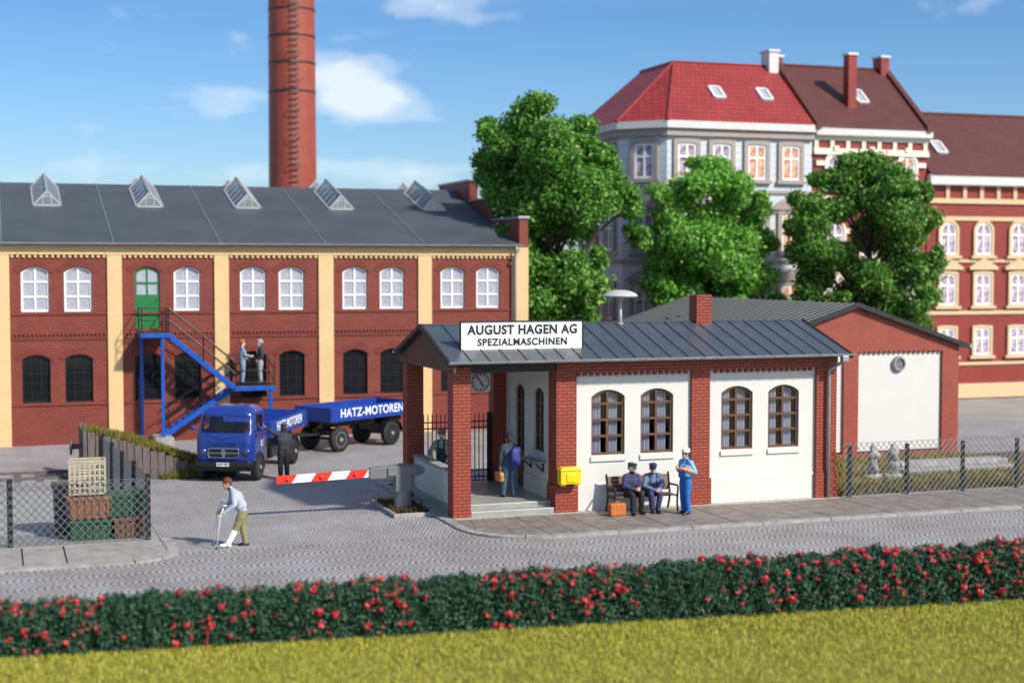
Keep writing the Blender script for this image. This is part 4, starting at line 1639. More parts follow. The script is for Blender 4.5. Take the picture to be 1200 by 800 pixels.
def on_front3(x, t, dx, dt):
    def P(xx, tt):
        return (xx, -.36 + (dpt + .36) * tt, 11.45 + 3.5 * tt)
    return P(x - dx, t - dt), P(x + dx, t - dt), P(x + dx, t + dt), P(x - dx, t + dt)


roof_light(hl, *on_front3(8.25, .42, .28, .09))


# ================================================================== TREES
def wpt(px, py, d):
    """a place d metres away, written down while surveying the photograph"""
    return ((px - 600) * d / 1750, d, 6.66 + (314 - py) * d / 1750)


def tree(name, label, base, lobes, leaf, lsize, dens, trunk_r, group='trees behind the works'):
    t = empty(name, (base[0], base[1], -.1), 0, label, 'tree', group)
    b = Vector((base[0], base[1], -.1))
    P, O = [], []
    for (c, r) in lobes:
        c = np.array(c) - np.array(b)
        nl = 6
        # every limb end carries a handful of smaller leaf clumps, so that the outline is uneven
        for k in range(nl):
            q = rng.normal(size=3)
            q /= np.linalg.norm(q)
            cc = c + q * r * rng.uniform(.35, .85) * np.array([1, 1, .85])
            rr = r * rng.uniform(.34, .58)
            n = int(dens * rr * rr)
            o = rng.normal(size=(n, 3))
            o /= np.linalg.norm(o, axis=1, keepdims=True)
            rad = rr * np.clip(rng.normal(.86, .16, (n, 1)), .3, 1.3)
            sq = 1 + .18 * np.sin(o[:, :1] * 7 + k) * np.cos(o[:, 1:2] * 6 + c[0])
            P.append(cc + o * rad * sq * np.array([1, 1, .82]))
            O.append(o)
        n = int(dens * r * r * .35)
        o = rng.normal(size=(n, 3))
        o /= np.linalg.norm(o, axis=1, keepdims=True)
        P.append(c + o * r * rng.uniform(.2, .75, (n, 1)))
        O.append(o)
    P, O = np.concatenate(P), np.concatenate(O)
    v, f = leaves(P, lsize, out=O, outk=.35)
    mesh_obj('crown', v, f, leaf, t)
    zt = max(c[2] for c, r in lobes) - base[2] if False else max(c[2] for c, r in lobes)
    tr = MB()
    hgt = zt * .72
    pts = [Vector((rnd.uniform(-.12, .12) * i, rnd.uniform(-.1, .1) * i, hgt * i / 6)) for i in range(7)]
    tr.tube(pts, [trunk_r * (1.5 if i == 0 else 1 - i * .12) for i in range(7)], 10)
    for (c, r) in lobes:
        e_ = Vector(c) - b
        zs_ = max(.22, min(.9, (e_.z - .5 - e_.xy.length * .8) / hgt)) * 6
        i0 = int(min(5, zs_))
        s_ = pts[i0].lerp(pts[i0 + 1], zs_ - i0)
        mid = s_.lerp(e_, .5) + Vector((rnd.uniform(-.2, .2), rnd.uniform(-.2, .2), .25))
        tr.tube([s_, mid, e_], [trunk_r * .38, trunk_r * .22, .03], 6)
    tr.build('trunk', 'bark', t, smooth=True)
    return t


def lob(D, rows, dj=1.5):
    out = []
    for (px, py, r) in rows:
        d = D + rnd.uniform(-dj, dj)
        out.append((wpt(px, py, d), r * D / 1750))
    return out


tree('broadleaf_tree', 'tallest green tree, right behind the stepped gable of the factory', (1.7, 65.5),
     lob(65.5, [(618, 135, 30), (598, 160, 36), (640, 165, 40), (675, 165, 32), (578, 190, 30), (700, 185, 24), (615, 210, 44), (665, 215, 44), (708, 225, 28), (735, 240, 24), (588, 235, 28),
                (625, 258, 40), (672, 265, 36), (640, 300, 40), (690, 330, 28), (650, 345, 40), (610, 320, 30), (745, 275, 18), (682, 375, 34), (630, 390, 34), (570, 150, 16), (700, 300, 16), (715, 205, 22), (650, 195, 40), (690, 240, 34), (605, 285, 34), (660, 230, 44), (625, 365, 36), (670, 320, 40), (650, 410, 44), (600, 350, 30)]),
     'leaf_mid', .105, 1350, .30)
tree('broadleaf_tree', 'bright green bushy tree in front of the grey corner house', (9.2, 70),
     lob(70, [(828, 200, 26), (805, 222, 30), (852, 218, 32), (785, 250, 26), (772, 225, 14), (830, 255, 40), (872, 250, 28), (888, 232, 14), (790, 285, 32), (850, 290, 40), (890, 285, 22), (772, 305, 24),
              (810, 325, 36), (860, 330, 36), (895, 325, 26), (775, 340, 24), (830, 370, 40), (880, 370, 30), (785, 375, 26), (815, 285, 38), (855, 300, 40), (800, 360, 34), (850, 390, 40), (900, 365, 26), (760, 330, 18)]),
     'leaf_bright', .105, 1350, .26)
tree('broadleaf_tree', 'darker spreading tree in front of the tall red brick house', (16.4, 69.5),
     lob(69.5, [(1000, 196, 26), (1030, 200, 30), (970, 215, 26), (1060, 225, 26), (1080, 225, 16), (940, 245, 26), (1045, 245, 34), (930, 270, 18), (955, 285, 30), (1080, 265, 18), (1050, 290, 38), (940, 300, 24),
                (985, 300, 26), (1015, 330, 34), (1070, 320, 34), (960, 325, 28), (1085, 350, 22), (1040, 360, 34), (985, 355, 20), (1095, 300, 14), (1010, 225, 34), (985, 245, 26), (1070, 250, 28), (1020, 275, 28), (1000, 350, 30), (1020, 385, 36), (1075, 375, 28), (965, 365, 26), (950, 345, 22)]),
     'leaf_dark', .105, 1350, .28)

# ================================================================== TRUCK
def ring_xy(hx, yf, yb, rf, rb_):
    pts = []
    nf = 8
    for i in range(nf + 1):
        pts.append((-hx + rf + (2 * hx - 2 * rf) * i / nf, yf))
    for i in range(1, 6):
        a = -math.pi / 2 + (math.pi / 2) * i / 5
        pts.append((hx - rf + rf * math.cos(a), yf + rf + rf * math.sin(a)))
    ys = [.02, .10, .35, .62, .70]
    for y in ys:
        pts.append((hx, y))
    for i in range(0, 5):
        a = (math.pi / 2) * i / 4
        pts.append((hx - rb_ + rb_ * math.cos(a), yb - rb_ + rb_ * math.sin(a)))
    for i in range(1, 6):
        pts.append((hx - rb_ - (2 * hx - 2 * rb_) * i / 6, yb))
    for i in range(0, 5):
        a = math.pi / 2 + (math.pi / 2) * i / 4
        pts.append((-hx + rb_ + rb_ * math.cos(a), yb - rb_ + rb_ * math.sin(a)))
    for y in ys[::-1]:
        pts.append((-hx, y))
    for i in range(0, 5):
        a = math.pi + (math.pi / 2) * i / 5
        pts.append((-hx + rf + rf * math.cos(a), yf + rf + rf * math.sin(a)))
    return pts


WH_CACHE = {}


def wheel(parent, x, y, r, w, side):
    key = (r, w)
    if key not in WH_CACHE:
        t = MB().lathe([(r * .60, -w / 2), (r * .88, -w / 2), (r * .97, -w * .40), (r, -w * .28), (r * .99, 0), (r, w * .28), (r * .97, w * .40), (r * .88, w / 2), (r * .60, w / 2)], 36, axis='x')
        rm = MB().lathe([(r * .62, w * .1), (r * .62, w * .50), (r * .56, w * .50), (r * .52, w * .30), (r * .36, w * .22), (r * .30, w * .42), (r * .17, w * .46), (r * .15, w * .62), (r * .06, w * .66), (0, w * .66)], 28, axis='x')
        for k in range(8):
            a = 2 * math.pi * k / 8
            rm.tube([(w * .24, r * .26 * math.cos(a), r * .26 * math.sin(a)), (w * .50, r * .26 * math.cos(a), r * .26 * math.sin(a))], r * .028, 6)
        bk = rm.lathe([(0, -w * .2), (r * .62, -w * .2), (r * .62, w * .1), (0, w * .1)], 28, axis='x')
        tm, rmm = t.mesh('wheel', 'tyre'), rm.mesh('rim', 'rim')
        for me in (tm, rmm):
            me.polygons.foreach_set('use_smooth', [True] * len(me.polygons))
            me.set_sharp_from_angle(angle=R(35))
        WH_CACHE[key] = (tm, rmm)
    o = link(bpy.data.objects.new('wheel', WH_CACHE[key][0]), parent)
    o.location = (x, y, r)
    if side < 0:
        o.rotation_euler = (0, 0, math.pi)
    link(bpy.data.objects.new('rim', WH_CACHE[key][1]), o)
    return o


def open_bed(parent, hx, y0, y1, z0, z1, text_y, tsize, txs):
    b_ = MB()
    b_.box(-hx + .02, hx - .02, y0 + .02, y1 - .02, z0 + .02, z0 + .09)
    b_.build('bed_floor', 'blue_bed', parent, bevel=.008)
    for nm, a in (('side_board', (-hx, -hx + .045, y0 + .046, y1 - .046, z0, z1)), ('side_board', (hx - .045, hx, y0 + .046, y1 - .046, z0, z1)), ('head_board', (-hx, hx, y0, y0 + .045, z0, z1)), ('tail_board', (-hx, hx, y1 - .045, y1, z0, z1))):
        o = MB().box(*a).build(nm, 'blue_bed', parent, bevel=.008)
        if nm == 'side_board':
            s_ = 1 if a[0] > 0 else -1
            h_ = MB()
            xo = a[1] if s_ > 0 else a[0]
            for yy_ in (y0 + .25, (y0 + y1) / 2, y1 - .25):
                h_.box(min(xo, xo + s_ * .02), max(xo, xo + s_ * .02), yy_ - .04, yy_ + .04, z0 - .03, z0 + .10)
            h_.box(min(xo, xo + s_ * .018), max(xo, xo + s_ * .018), y0 + .05, y0 + .11, z0 + .02, z1 - .02)
            h_.box(min(xo, xo + s_ * .018), max(xo, xo + s_ * .018), y1 - .11, y1 - .05, z0 + .02, z1 - .02)
            h_.build('hinge', 'blue_bed', o)
            text_mesh('HATZ-MOTOREN', tsize, 'lettering', 'letter_white', o, (xo + s_ * .004, text_y, (z0 + z1) / 2 + .02), (R(90), 0, R(90) * s_), .007, .003, 1.06, txs * .96)


tk = empty('flatbed_truck', (-8.97, 47.33, RZ), R(-7.4), 'blue cab-over truck with an open flatbed and white lettering, standing in the yard', 'truck')
lev = [(.52, .90, -.58, .92, .20, .08), (.60, .94, -.62, .93, .24, .10), (1.0, .955, -.645, .93, .27, .10), (1.36, .955, -.64, .93, .28, .10), (1.47, .945, -.62, .93, .28, .10), (1.60, .915, -.585, .92, .27, .10),
       (2.06, .865, -.43, .90, .25, .12), (2.16, .845, -.39, .89, .26, .14), (2.27, .78, -.31, .85, .26, .16), (2.345, .66, -.18, .76, .24, .16), (2.385, .45, .05, .60, .2, .16)]
rings = [(z, ring_xy(hx, yf, yb, rf_, rb2)) for z, hx, yf, yb, rf_, rb2 in lev]
npt = len(rings[0][1])
vs = [(x, y, z) for z, pts in rings for x, y in pts]
fs, gl_f = [], []
for i in range(len(rings) - 1):
    for k in range(npt):
        k2 = (k + 1) % npt
        q = (i * npt + k, i * npt + k2, (i + 1) * npt + k2, (i + 1) * npt + k)
        xm = sum(vs[j][0] for j in q) / 4
        ym = sum(vs[j][1] for j in q) / 4
        win = False
        if i == 5:
            if ym < -.35 and abs(xm) < .80:
                win = True
            if abs(xm) > .84 and .04 < ym < .64:
                win = True
            if ym > .85 and abs(xm) < .55:
                win = True
        (gl_f if win else fs).append(q)
fs.append(tuple(range((len(rings) - 1) * npt, len(rings) * npt)))
fs.append(tuple(range(npt))[::-1])
cab = MB().add(vs, fs)
co = cab.build('cab', 'blue_paint', tk, auto=50)
md = co.modifiers.new('wall', 'SOLIDIFY')
md.thickness = .04
md.offset = -1
def glazing(name, test):
    fl = [q for q in gl_f if test(sum(vs[j][0] for j in q) / 4, sum(vs[j][1] for j in q) / 4)]
    ids = sorted({j for q in fl for j in q})
    rm = {j: k for k, j in enumerate(ids)}
    MB().add([(vs[j][0] * .985, vs[j][1] * .985 + .005, vs[j][2]) for j in ids], [[rm[j] for j in q] for q in fl]).build(name, 'clear_glass', co, smooth=True, recalc=False)


glazing('windscreen', lambda x, y: y < -.3)
glazing('rear_window', lambda x, y: y > .8)
glazing('side_window', lambda x, y: x > .8 and -.3 < y < .8)
glazing('side_window', lambda x, y: x < -.8 and -.3 < y < .8)
# rubber frames, wipers
wf = MB()
wf.tube([(-.66, -.60, 1.60), (.66, -.60, 1.60)], .014, 6)
for s_ in (-1, 1):
    wf.tube([(s_ * .10, -.605, 1.60), (s_ * .46, -.575, 1.66)], .010, 5)
wf.build('wiper', 'black_plastic', co)
# interior
it = MB()
it.box(-.8, .8, -.45, -.22, 1.40, 1.56)
dash = it.build('dashboard', 'dark_trim', tk, bevel=.02)
for s_ in (-1, 1):
    sv_ = MB().box(s_ * .42 - .34, s_ * .42 + .34, .62, .76, 1.1, 1.76)
    sv_.box(s_ * .42 - .34, s_ * .42 + .34, .15, .66, .98, 1.14)
    sv_.build('seat', 'bench_wood', tk, bevel=.04)
MB().tube([(.42 + .2 * math.cos(a), -.12 + .1 * math.sin(a), 1.62 + .16 * math.sin(a)) for a in np.linspace(0, 2 * math.pi, 20)], .014, 6).build('steering_wheel', 'black_plastic', tk)
# grille with its surround
gy = -.655
g_ = MB().box(-.50, .50, gy - .012, gy + .03, .80, 1.07).build('grille', 'black_plastic', tk, bevel=.03)
c_ = MB()
c_.tube([(-.50, gy - .02, .93), (-.49, gy - .02, 1.04), (-.45, gy - .02, 1.075), (.45, gy - .02, 1.075), (.49, gy - .02, 1.04), (.50, gy - .02, .93), (.49, gy - .02, .82), (.45, gy - .02, .785), (-.45, gy - .02, .785), (-.49, gy - .02, .82), (-.50, gy - .02, .93)], .022, 6)
c_.tube([(-.49, gy - .02, .93), (.49, gy - .02, .93)], .020, 6)
c_.build('grille_trim', 'chrome', g_)
em = MB().prism([(0, 1.10), (.085, .935), (0, .77), (-.085, .935)], 'xz', gy - .055, gy - .02, [[(0, 1.0), (-.03, .935), (0, .87), (.03, .935)]])
em.build('emblem', 'chrome', g_, bevel=.006)
sw = MB()
for s_ in (-1, 1):
    for k in range(4):
        sw.box(s_ * .22 - .17, s_ * .22 + .17, -.66, -.63, 1.14 + k * .035, 1.152 + k * .035)
    sw.tube([(s_ * .62, -.618, 1.50), (s_ * .35, -.640, 1.44), (s_ * .14, -.650, 1.40), (0, -.655, 1.34)], [.006, .012, .014, .006], 6)
sw.build('louvre', 'blue_paint', co)
for s_ in (-1, 1):
    l_ = MB().lathe([(.13, .02), (.135, -.03), (.115, -.05), (.10, -.045)], 24, axis='y').build('headlight', 'blue_paint', tk, loc=(s_ * .70, -.61, .94), auto=40)
    MB().lathe([(.105, -.03), (.09, -.055), (.05, -.07), (0, -.075)], 24, axis='y').build('lens', 'lamp_glass', l_, smooth=True)
    MB().lathe([(.03, 0), (.035, -.03), (.0, -.05)], 12, axis='y').build('indicator', 'post_yellow', tk, loc=(s_ * .80, -.56, 1.14), smooth=True)
    m_ = MB()
    m_.tube([(s_ * .93, -.30, 1.60), (s_ * 1.08, -.36, 1.66)], .012, 6)
    mo = m_.build('mirror', 'black_plastic', tk)
    MB().lathe([(.0, -.02), (.085, -.02), (.09, .0), (.07, .025), (0, .04)], 18, axis='y').build('mirror_glass', 'blue_paint', mo, loc=(s_ * 1.12, -.36, 1.68), smooth=True)
bm_ = MB()
bm_.prism([(-.99, -.52), (-.93, -.70), (-.80, -.76), (.80, -.76), (.93, -.70), (.99, -.52), (.94, -.50), (.90, -.62), (-.90, -.62), (-.94, -.50)], 'xy', .50, .66)
bmp = bm_.build('bumper', 'black_plastic', tk, bevel=.015)
np_ = MB().box(-.20, .20, -.775, -.762, .525, .64).build('number_plate', 'sign_white', bmp)
text_mesh('B-WV 902', .10, 'lettering', 'letter_black', np_, (0, -.777, .582), (R(90), 0, 0), .004, .001, 1.0, .80)
MB().box(-.75, .75, -.60, .7, .36, .52).build('step_panel', 'black_plastic', tk)
# doors: shut lines, handle, small white writing
for s_ in (-1, 1):
    dl = MB()
    x_ = s_ * .957
    pts = [(x_, .02, .72), (x_, -.0, 1.40), (s_ * .93, .0, 1.56), (s_ * .872, .06, 2.09), (s_ * .872, .66, 2.09), (s_ * .93, .70, 1.56), (x_, .70, 1.4), (x_, .70, .98)]
    dl.tube(pts, .008, 5)
    do = dl.build('door_seam', 'dark_trim', co)
    MB().bar((s_ * .965, .55, 1.30), (s_ * .965, .67, 1.30), .02, .03).build('door_handle', 'chrome', do)
    if s_ > 0:
        for k, (tx, sz) in enumerate((('HATZ', .13), ('MOTOREN', .075))):
            text_mesh(tx, sz, 'lettering', 'letter_white', do, (.963, .30, 1.20 - k * .10), (R(90), 0, R(90)), .006, .002, 1.0, .9)
    # front mudguard
    fe = MB()
    pts = [(math.cos(a) * .50, math.sin(a) * .50) for a in np.linspace(-.15, math.pi + .15, 16)]
    inn_ = [(math.cos(a) * .45, math.sin(a) * .45) for a in np.linspace(math.pi + .15, -.15, 16)]
    fe.prism([(p, .42 + q) for p, q in pts + inn_], 'yz', min(s_ * .70, s_ * .985), max(s_ * .70, s_ * .985))
    fe.build('mudguard', 'black_plastic', tk)
    wl = MB().prism([(p * .9, .42 + q * .9) for p, q in pts], 'yz', min(s_ * .94, s_ * .9585), max(s_ * .94, s_ * .9585))
    wl.build('arch_shade', 'dark_trim', tk)  # dark panel painted in for the shaded opening of the uncut arch
    wheel(tk, s_ * .88, 0, .42, .22, s_)
    wheel(tk, s_ * .84, 4.0, .44, .34, s_)
    fe = MB()
    pts = [(math.cos(a) * .53, math.sin(a) * .53) for a in np.linspace(.25, math.pi - .25, 14)]
    inn_ = [(math.cos(a) * .50, math.sin(a) * .50) for a in np.linspace(math.pi - .25, .25, 14)]
    fe.prism([(4.0 + p, .44 + q) for p, q in pts + inn_], 'yz', min(s_ * .66, s_ * 1.02), max(s_ * .66, s_ * 1.02))
    fe.build('mudguard', 'black_plastic', tk)
    MB().bar((s_ * .36, .5, .68), (s_ * .36, 5.35, .82), .09, .18).build('chassis_rail', 'black_plastic', tk)
    MB().box(min(s_ * .45, s_ * .88), max(s_ * .45, s_ * .88), 1.6, 2.5, .50, .86).build('tank_box', 'black_plastic', tk, bevel=.04)
    MB().box(s_ * .45 - .05, s_ * .45 + .05, 1.1, 5.3, .9, 1.15).build('bed_bearer', 'black_plastic', tk)
MB().tube([(-.8, 4.0, .44), (.8, 4.0, .44)], .07, 10).build('rear_axle', 'black_plastic', tk)
MB().tube([(-.8, 0, .42), (.8, 0, .42)], .06, 10).build('front_axle', 'black_plastic', tk)
open_bed(tk, 1.0, 1.08, 5.55, 1.22, 1.74, 3.35, .42, .93)

# ================================================================== TRAILER
tl = empty('flatbed_trailer', (-6.93, 54.93, RZ), R(-37.4), 'blue two-axle flatbed trailer with white lettering, coupled behind the truck', 'trailer')
# local: y runs to the rear, front axle at y = 0
for s_ in (-1, 1):
    wheel(tl, s_ * .74, 0, .46, .24, s_)
    wheel(tl, s_ * .74, 2.8, .46, .24, s_)
    fe = MB()
    pts = [(math.cos(a) * .56, math.sin(a) * .56) for a in np.linspace(.1, math.pi - .2, 14)]
    inn_ = [(math.cos(a) * .53, math.sin(a) * .53) for a in np.linspace(math.pi - .2, .1, 14)]
    fe.prism([(2.8 + p, .46 + q) for p, q in pts + inn_], 'yz', min(s_ * .58, s_ * .90), max(s_ * .58, s_ * .90))
    fe.build('mudguard', 'black_plastic', tl)
    MB().box(s_ * .34 - .05, s_ * .34 + .05, -.5, 3.8, .88, 1.10).build('chassis_rail', 'black_plastic', tl)
MB().tube([(-.7, 0, .46), (.7, 0, .46)], .06, 10).build('axle', 'black_plastic', tl)
MB().tube([(-.7, 2.8, .46), (.7, 2.8, .46)], .06, 10).build('axle', 'black_plastic', tl)
MB().lathe([(.45, .60), (.45, .80), (.2, .82), (.2, .88)], 24).build('turntable', 'black_plastic', tl)
db = MB()
for s_ in (-1, 1):
    db.bar((s_ * .4, 0, .66), (-.15, -2.0, .70), .07, .09)
db.bar((-.15, -2.0, .70), (-.3, -2.5, .72), .08, .08)
db.build('drawbar', 'black_plastic', tl)
MB().box(-.5, .5, 2.35, 3.25, .55, .88).build('spring_box', 'black_plastic', tl, bevel=.03)
open_bed(tl, .93, -.62, 3.85, 1.13, 1.66, 1.62, .44, 1.0)

# ================================================================== BARRIER
bb = empty('planting_bed', G(-.82, 2.2, RZ), ANG, 'small stone-edged bed of brown grass round the barrier post', 'planter')
eb = MB()
for a in ((-.58, .58, -1.35, -1.22), (-.58, .58, 1.22, 1.35), (-.58, -.46, -1.219, 1.219), (.46, .58, -1.219, 1.219)):
    eb.box(*a, 0, .12)
eb.build('edging', 'kerb_stone', bb, bevel=.015)
MB().box(-.459, .459, -1.218, 1.218, 0, .09).build('soil', 'soil', bb)
xy = np.stack([rng.uniform(-.46, .46, 2600), rng.uniform(-1.22, 1.22, 2600)], 1)
v, f = blades(xy, .08, .14, .018, .6)
mesh_obj('dry_grass', v, f, 'moss_blade', bb)

br = empty('barrier', G(-.9, 1.8, .02), ANG, 'red and white striped boom barrier lowered across the works entrance on a grey post', 'barrier')
MB().lathe([(.30, .0), (.28, .06), (.24, .12), (.21, .48), (.19, .52), (.0, .52)], 24).build('post', 'barrier_grey', br, auto=35)
hb = MB().box(-.24, .22, -.17, .17, .50, .96).build('drive_housing', 'barrier_grey', br, bevel=.02)
MB().box(.22, .30, -.13, .13, .46, .90).build('side_cover', 'barrier_grey', br, bevel=.015)
arm = MB()
arm.prism([(-.95, .90), (-.45, .90), (.0, .90), (.45, .93), (.60, 1.00), (.66, 1.08), (.60, 1.16), (.42, 1.22), (-.1, 1.24), (-.95, 1.18)], 'xz', -.12, .12)
ar = arm.build('counterweight_arm', 'barrier_grey', br, bevel=.015)
MB().box(-.46, .36, .12, .17, .95, 1.19).build('cheek', 'barrier_grey', ar, bevel=.01)
MB().box(-.46, .36, -.17, -.12, .95, 1.19).build('cheek', 'barrier_grey', ar, bevel=.01)
MB().box(-.12, .06, -.04, .04, 1.24, 1.275).build('lug', 'barrier_grey', ar)
# boom in slanted stripes
xs = [-.85, -1.02, -1.43, -1.82, -2.22, -2.62, -3.02, -3.32]
x_a, zc = -.95, 1.04
L_ = 2.55
cuts = [0, .10, .60, 1.10, 1.555, 2.075, 2.555]
bo = MB()
for i in range(len(cuts) - 1):
    a, b_ = cuts[i], cuts[i + 1]
    ia = .0 if i == 0 else .07
    ib = .0 if i == len(cuts) - 2 else .07
    h0, h1 = .105, .105

    def zz_(s, up):
        return zc - s * .028 + (h0 if up else -h0)
    q = [(x_a - a + ia, zz_(a - ia, True)), (x_a - a - ia, zz_(a + ia, False)), (x_a - b_ - ib, zz_(b_ + ib, False)), (x_a - b_ + ib, zz_(b_ - ib, True))]
    bo.prism(q, 'xz', -.055, .055, mi=(i + 1) % 2)
boom = bo.build('boom', ['red_paint', 'white_paint'], br)
for s in (.40, 1.34, 2.26):
    MB().lathe([(.05, .0), (.05, -.03), (.035, -.05), (0, -.055)], 14, axis='y').build('reflector', 'red_paint', boom, loc=(x_a - s, -.055, zc - s * .028), smooth=True)

# ================================================================== BENCH AND LUGGAGE
be = empty('park_bench', G(5.25, -.45), ANG, 'brown slatted bench with black cast-iron ends against the white gatehouse wall', 'bench')
st_ = MB()
for k in range(5):
    st_.box(-.90, .90, -.40 + k * .098, -.40 + k * .098 + .093, .43, .465)
st_.build('seat', 'bench_wood', be, bevel=.005)
bk = MB()
for k in range(4):
    z = .53 + k * .105
    y = .10 + k * .028
    bk.hexa([(-.90, y, z), (.90, y, z), (.90, y + .03, z), (-.90, y + .03, z)], [(-.90, y + .027, z + .101), (.90, y + .027, z + .101), (.90, y + .057, z + .101), (-.90, y + .057, z + .101)])
bk.build('backrest', 'bench_wood', be, bevel=.008)
for s_ in (-1, 1):
    e_ = MB()
    x_ = s_ * .93
    e_.tube([(x_, -.42, 0), (x_, -.38, .25), (x_, -.40, .45), (x_, -.44, .66), (x_, -.38, .71), (x_, .08, .69)], .028, 8)
    e_.tube([(x_, .22, 0), (x_, .12, .25), (x_, .10, .45), (x_, .16, .75), (x_, .22, .98), (x_, .20, 1.0)], .030, 8)
    e_.tube([(x_, -.40, .42), (x_, .11, .42)], .026, 8)
    e_.build('iron_end', 'black_steel', be, smooth=True)
sc_ = empty('suitcase', G(4.30, -1.02), ANG + .15, 'worn orange leather suitcase standing on the pavement left of the bench', 'suitcase')
MB().box(-.245, .245, -.10, .10, .0, .34).build('body', 'leather_orange', sc_, bevel=.035, segs=3)
MB().tube([(-.08, 0, .335), (-.07, 0, .375), (.07, 0, .375), (.08, 0, .335)], .012, 6).build('handle', 'leather_tan', sc_, smooth=True)
cl_ = MB()
for s_ in (-.14, .14):
    cl_.box(s_ - .02, s_ + .02, -.108, -.097, .20, .30)
cl_.build('clasp', 'leather_tan', sc_)


# ================================================================== CHAIN-LINK FENCES
def chain_link(label, pts, h, post_at, post_h=None, cell=.19):
    f = empty('chain_link_fence', (*pts[0], 0), 0, label, 'fence', 'chain-link fences round the yards')
    o0 = Vector((*pts[0], 0))
    w_ = MB()
    for a, b_ in zip(pts[:-1], pts[1:]):
        A, B = Vector((*a, 0)) - o0, Vector((*b_, 0)) - o0
        L = (B - A).length
        d = (B - A) / L
        up = Vector((0, 0, 1))
        n = d.cross(up)
        rt_ = .0115

        def P(s, z):
            return A + d * s + up * z
        hh_ = h * .92
        k = -int(hh_ / cell) - 1
        while k * cell < L:
            for sgn in (1, -1):
                s0, z0, s1, z1 = (k * cell, 0.0, k * cell + hh_ * .92, hh_) if sgn > 0 else (k * cell + hh_ * .92, 0.0, k * cell, hh_)
                # clip to the panel
                def clip(s, z, t, q):
                    if s < 0:
                        r_ = (0 - s) / (t - s)
                        return 0, z + (q - z) * r_
                    if s > L:
                        r_ = (L - s) / (t - s)
                        return L, z + (q - z) * r_
                    return s, z
                if max(s0, s1) <= 0 or min(s0, s1) >= L:
                    continue
                a0 = clip(s0, z0, s1, z1)
                a1 = clip(s1, z1, s0, z0)
                p, q = P(*a0) + up * .03 + n * rt_ * sgn * .9, P(*a1) + up * .03 + n * rt_ * sgn * .9
                if (q - p).length < .03:
                    continue
                w_.tube([p, q], rt_, 4, caps=False)
            k += 1
        w_.tube([P(0, hh_ + .03), P(L, hh_ + .03)], .007, 4, caps=False)
        w_.tube([P(0, .05), P(L, .05)], .007, 4, caps=False)
    w_.build('wire_mesh', 'wire', f, recalc=False)
    for p in post_at:
        q = Vector((*p, 0)) - o0
        MB().box(q.x - .055, q.x + .055, q.y - .055, q.y + .055, -.1, (post_h or h)).build('fence_post', 'fence_post', f, bevel=.012)
    return f


def g2(u, v):
    return G(u, v)[:2]


chain_link('long wire-mesh fence on the pavement in front of the stacked crates, at the left', [g2(-15.2, -.55), g2(-7.94, -.55)], 1.62, [g2(-7.98, -.48), g2(-11.2, -.48), g2(-14.4, -.48)])
chain_link('wire-mesh fence running back from the crates towards the buffer stop', [g2(-7.94, -.53), g2(-8.44, 8.4)], 1.66, [g2(-8.10, 1.9), g2(-8.22, 4.1), g2(-8.33, 6.3), g2(-8.50, 8.4)])
chain_link('wire-mesh fence right of the gatehouse, in front of the white hall panel', [g2(11.72, -.30), g2(21.5, -.30)], 1.68, [g2(12.0, -.22), g2(13.95, -.22), g2(15.9, -.22), g2(17.85, -.22), g2(19.8, -.22)], 1.5)

# rough yard behind the right-hand fence
o = MB().box(11.75, 26, .0, 7.1, -.1, .02).build('yard_ground', 'soil')
o.location = (G0[0], G0[1], 0)
o.rotation_euler = (0, 0, ANG)
tag(o, kind='structure')
nb = 26000
xy = np.stack([rng.uniform(11.8, 21, nb), rng.uniform(.05, 7.0, nb)], 1)
v, f = blades(xy, .02, .16, .022, .8)
o = mesh_obj('rough_grass', v, f, 'rough_blade')
o.location = (G0[0], G0[1], 0)
o.rotation_euler = (0, 0, ANG)
tag(o, 'rough olive grass in the fenced yard in front of the hall gable', 'grass', kind='stuff')


def boulder(mb, c, s, seed, n=14):
    r_ = np.random.default_rng(seed)
    vs, fs = [], []
    m = 9
    ph = r_.uniform(0, 6, 6)
    for i in range(m + 1):
        th = math.pi * i / m
        for k in range(n):
            a = 2 * math.pi * k / n
            q = 1 + .16 * math.sin(3 * a + ph[0] + th) + .12 * math.sin(5 * th + ph[1]) + .10 * math.sin(2 * a + ph[2] - 3 * th)
            vs.append((c[0] + s[0] * q * math.sin(th) * math.cos(a), c[1] + s[1] * q * math.sin(th) * math.sin(a), c[2] + s[2] * q * math.cos(th)))
    for i in range(m):
        for k in range(n):
            fs.append((i * n + k, i * n + (k + 1) % n, (i + 1) * n + (k + 1) % n, (i + 1) * n + k))
    mb.add(vs, fs)


for i, (px_, nm) in enumerate(((14.55, 'left of the two rough grey stone posts standing in the fenced yard'), (15.15, 'right of the two rough grey stone posts standing in the fenced yard'))):
    s_ = empty('stone_post', G(px_, 2.5 - i * .2, 0), ANG, nm, 'stone', 'rough stones in the fenced yard')
    m_ = MB()
    boulder(m_, (0, 0, .08), (.32, .26, .16), 3 + i)
    boulder(m_, (.02, 0, .42), (.17, .16, .30), 5 + i)
    boulder(m_, (.02, 0, .80), (.19, .17, .24), 8 + i)
    boulder(m_, (.0, 0, .98), (.11, .10, .16), 11 + i)
    m_.build('rough_block', 'rubble', s_, smooth=True)
sl_ = empty('concrete_slab', G(17.6, 3.3, .02), ANG, 'long grey concrete slabs lying in the grass of the fenced yard', 'slab')
MB().box(-1.7, 2.6, -.55, .45, 0, .20).build('lower_slab', 'concrete', sl_, bevel=.02)
MB().box(-1.5, 2.6, -.05, .60, .201, .36).build('upper_slab', 'rubble', sl_, bevel=.02)

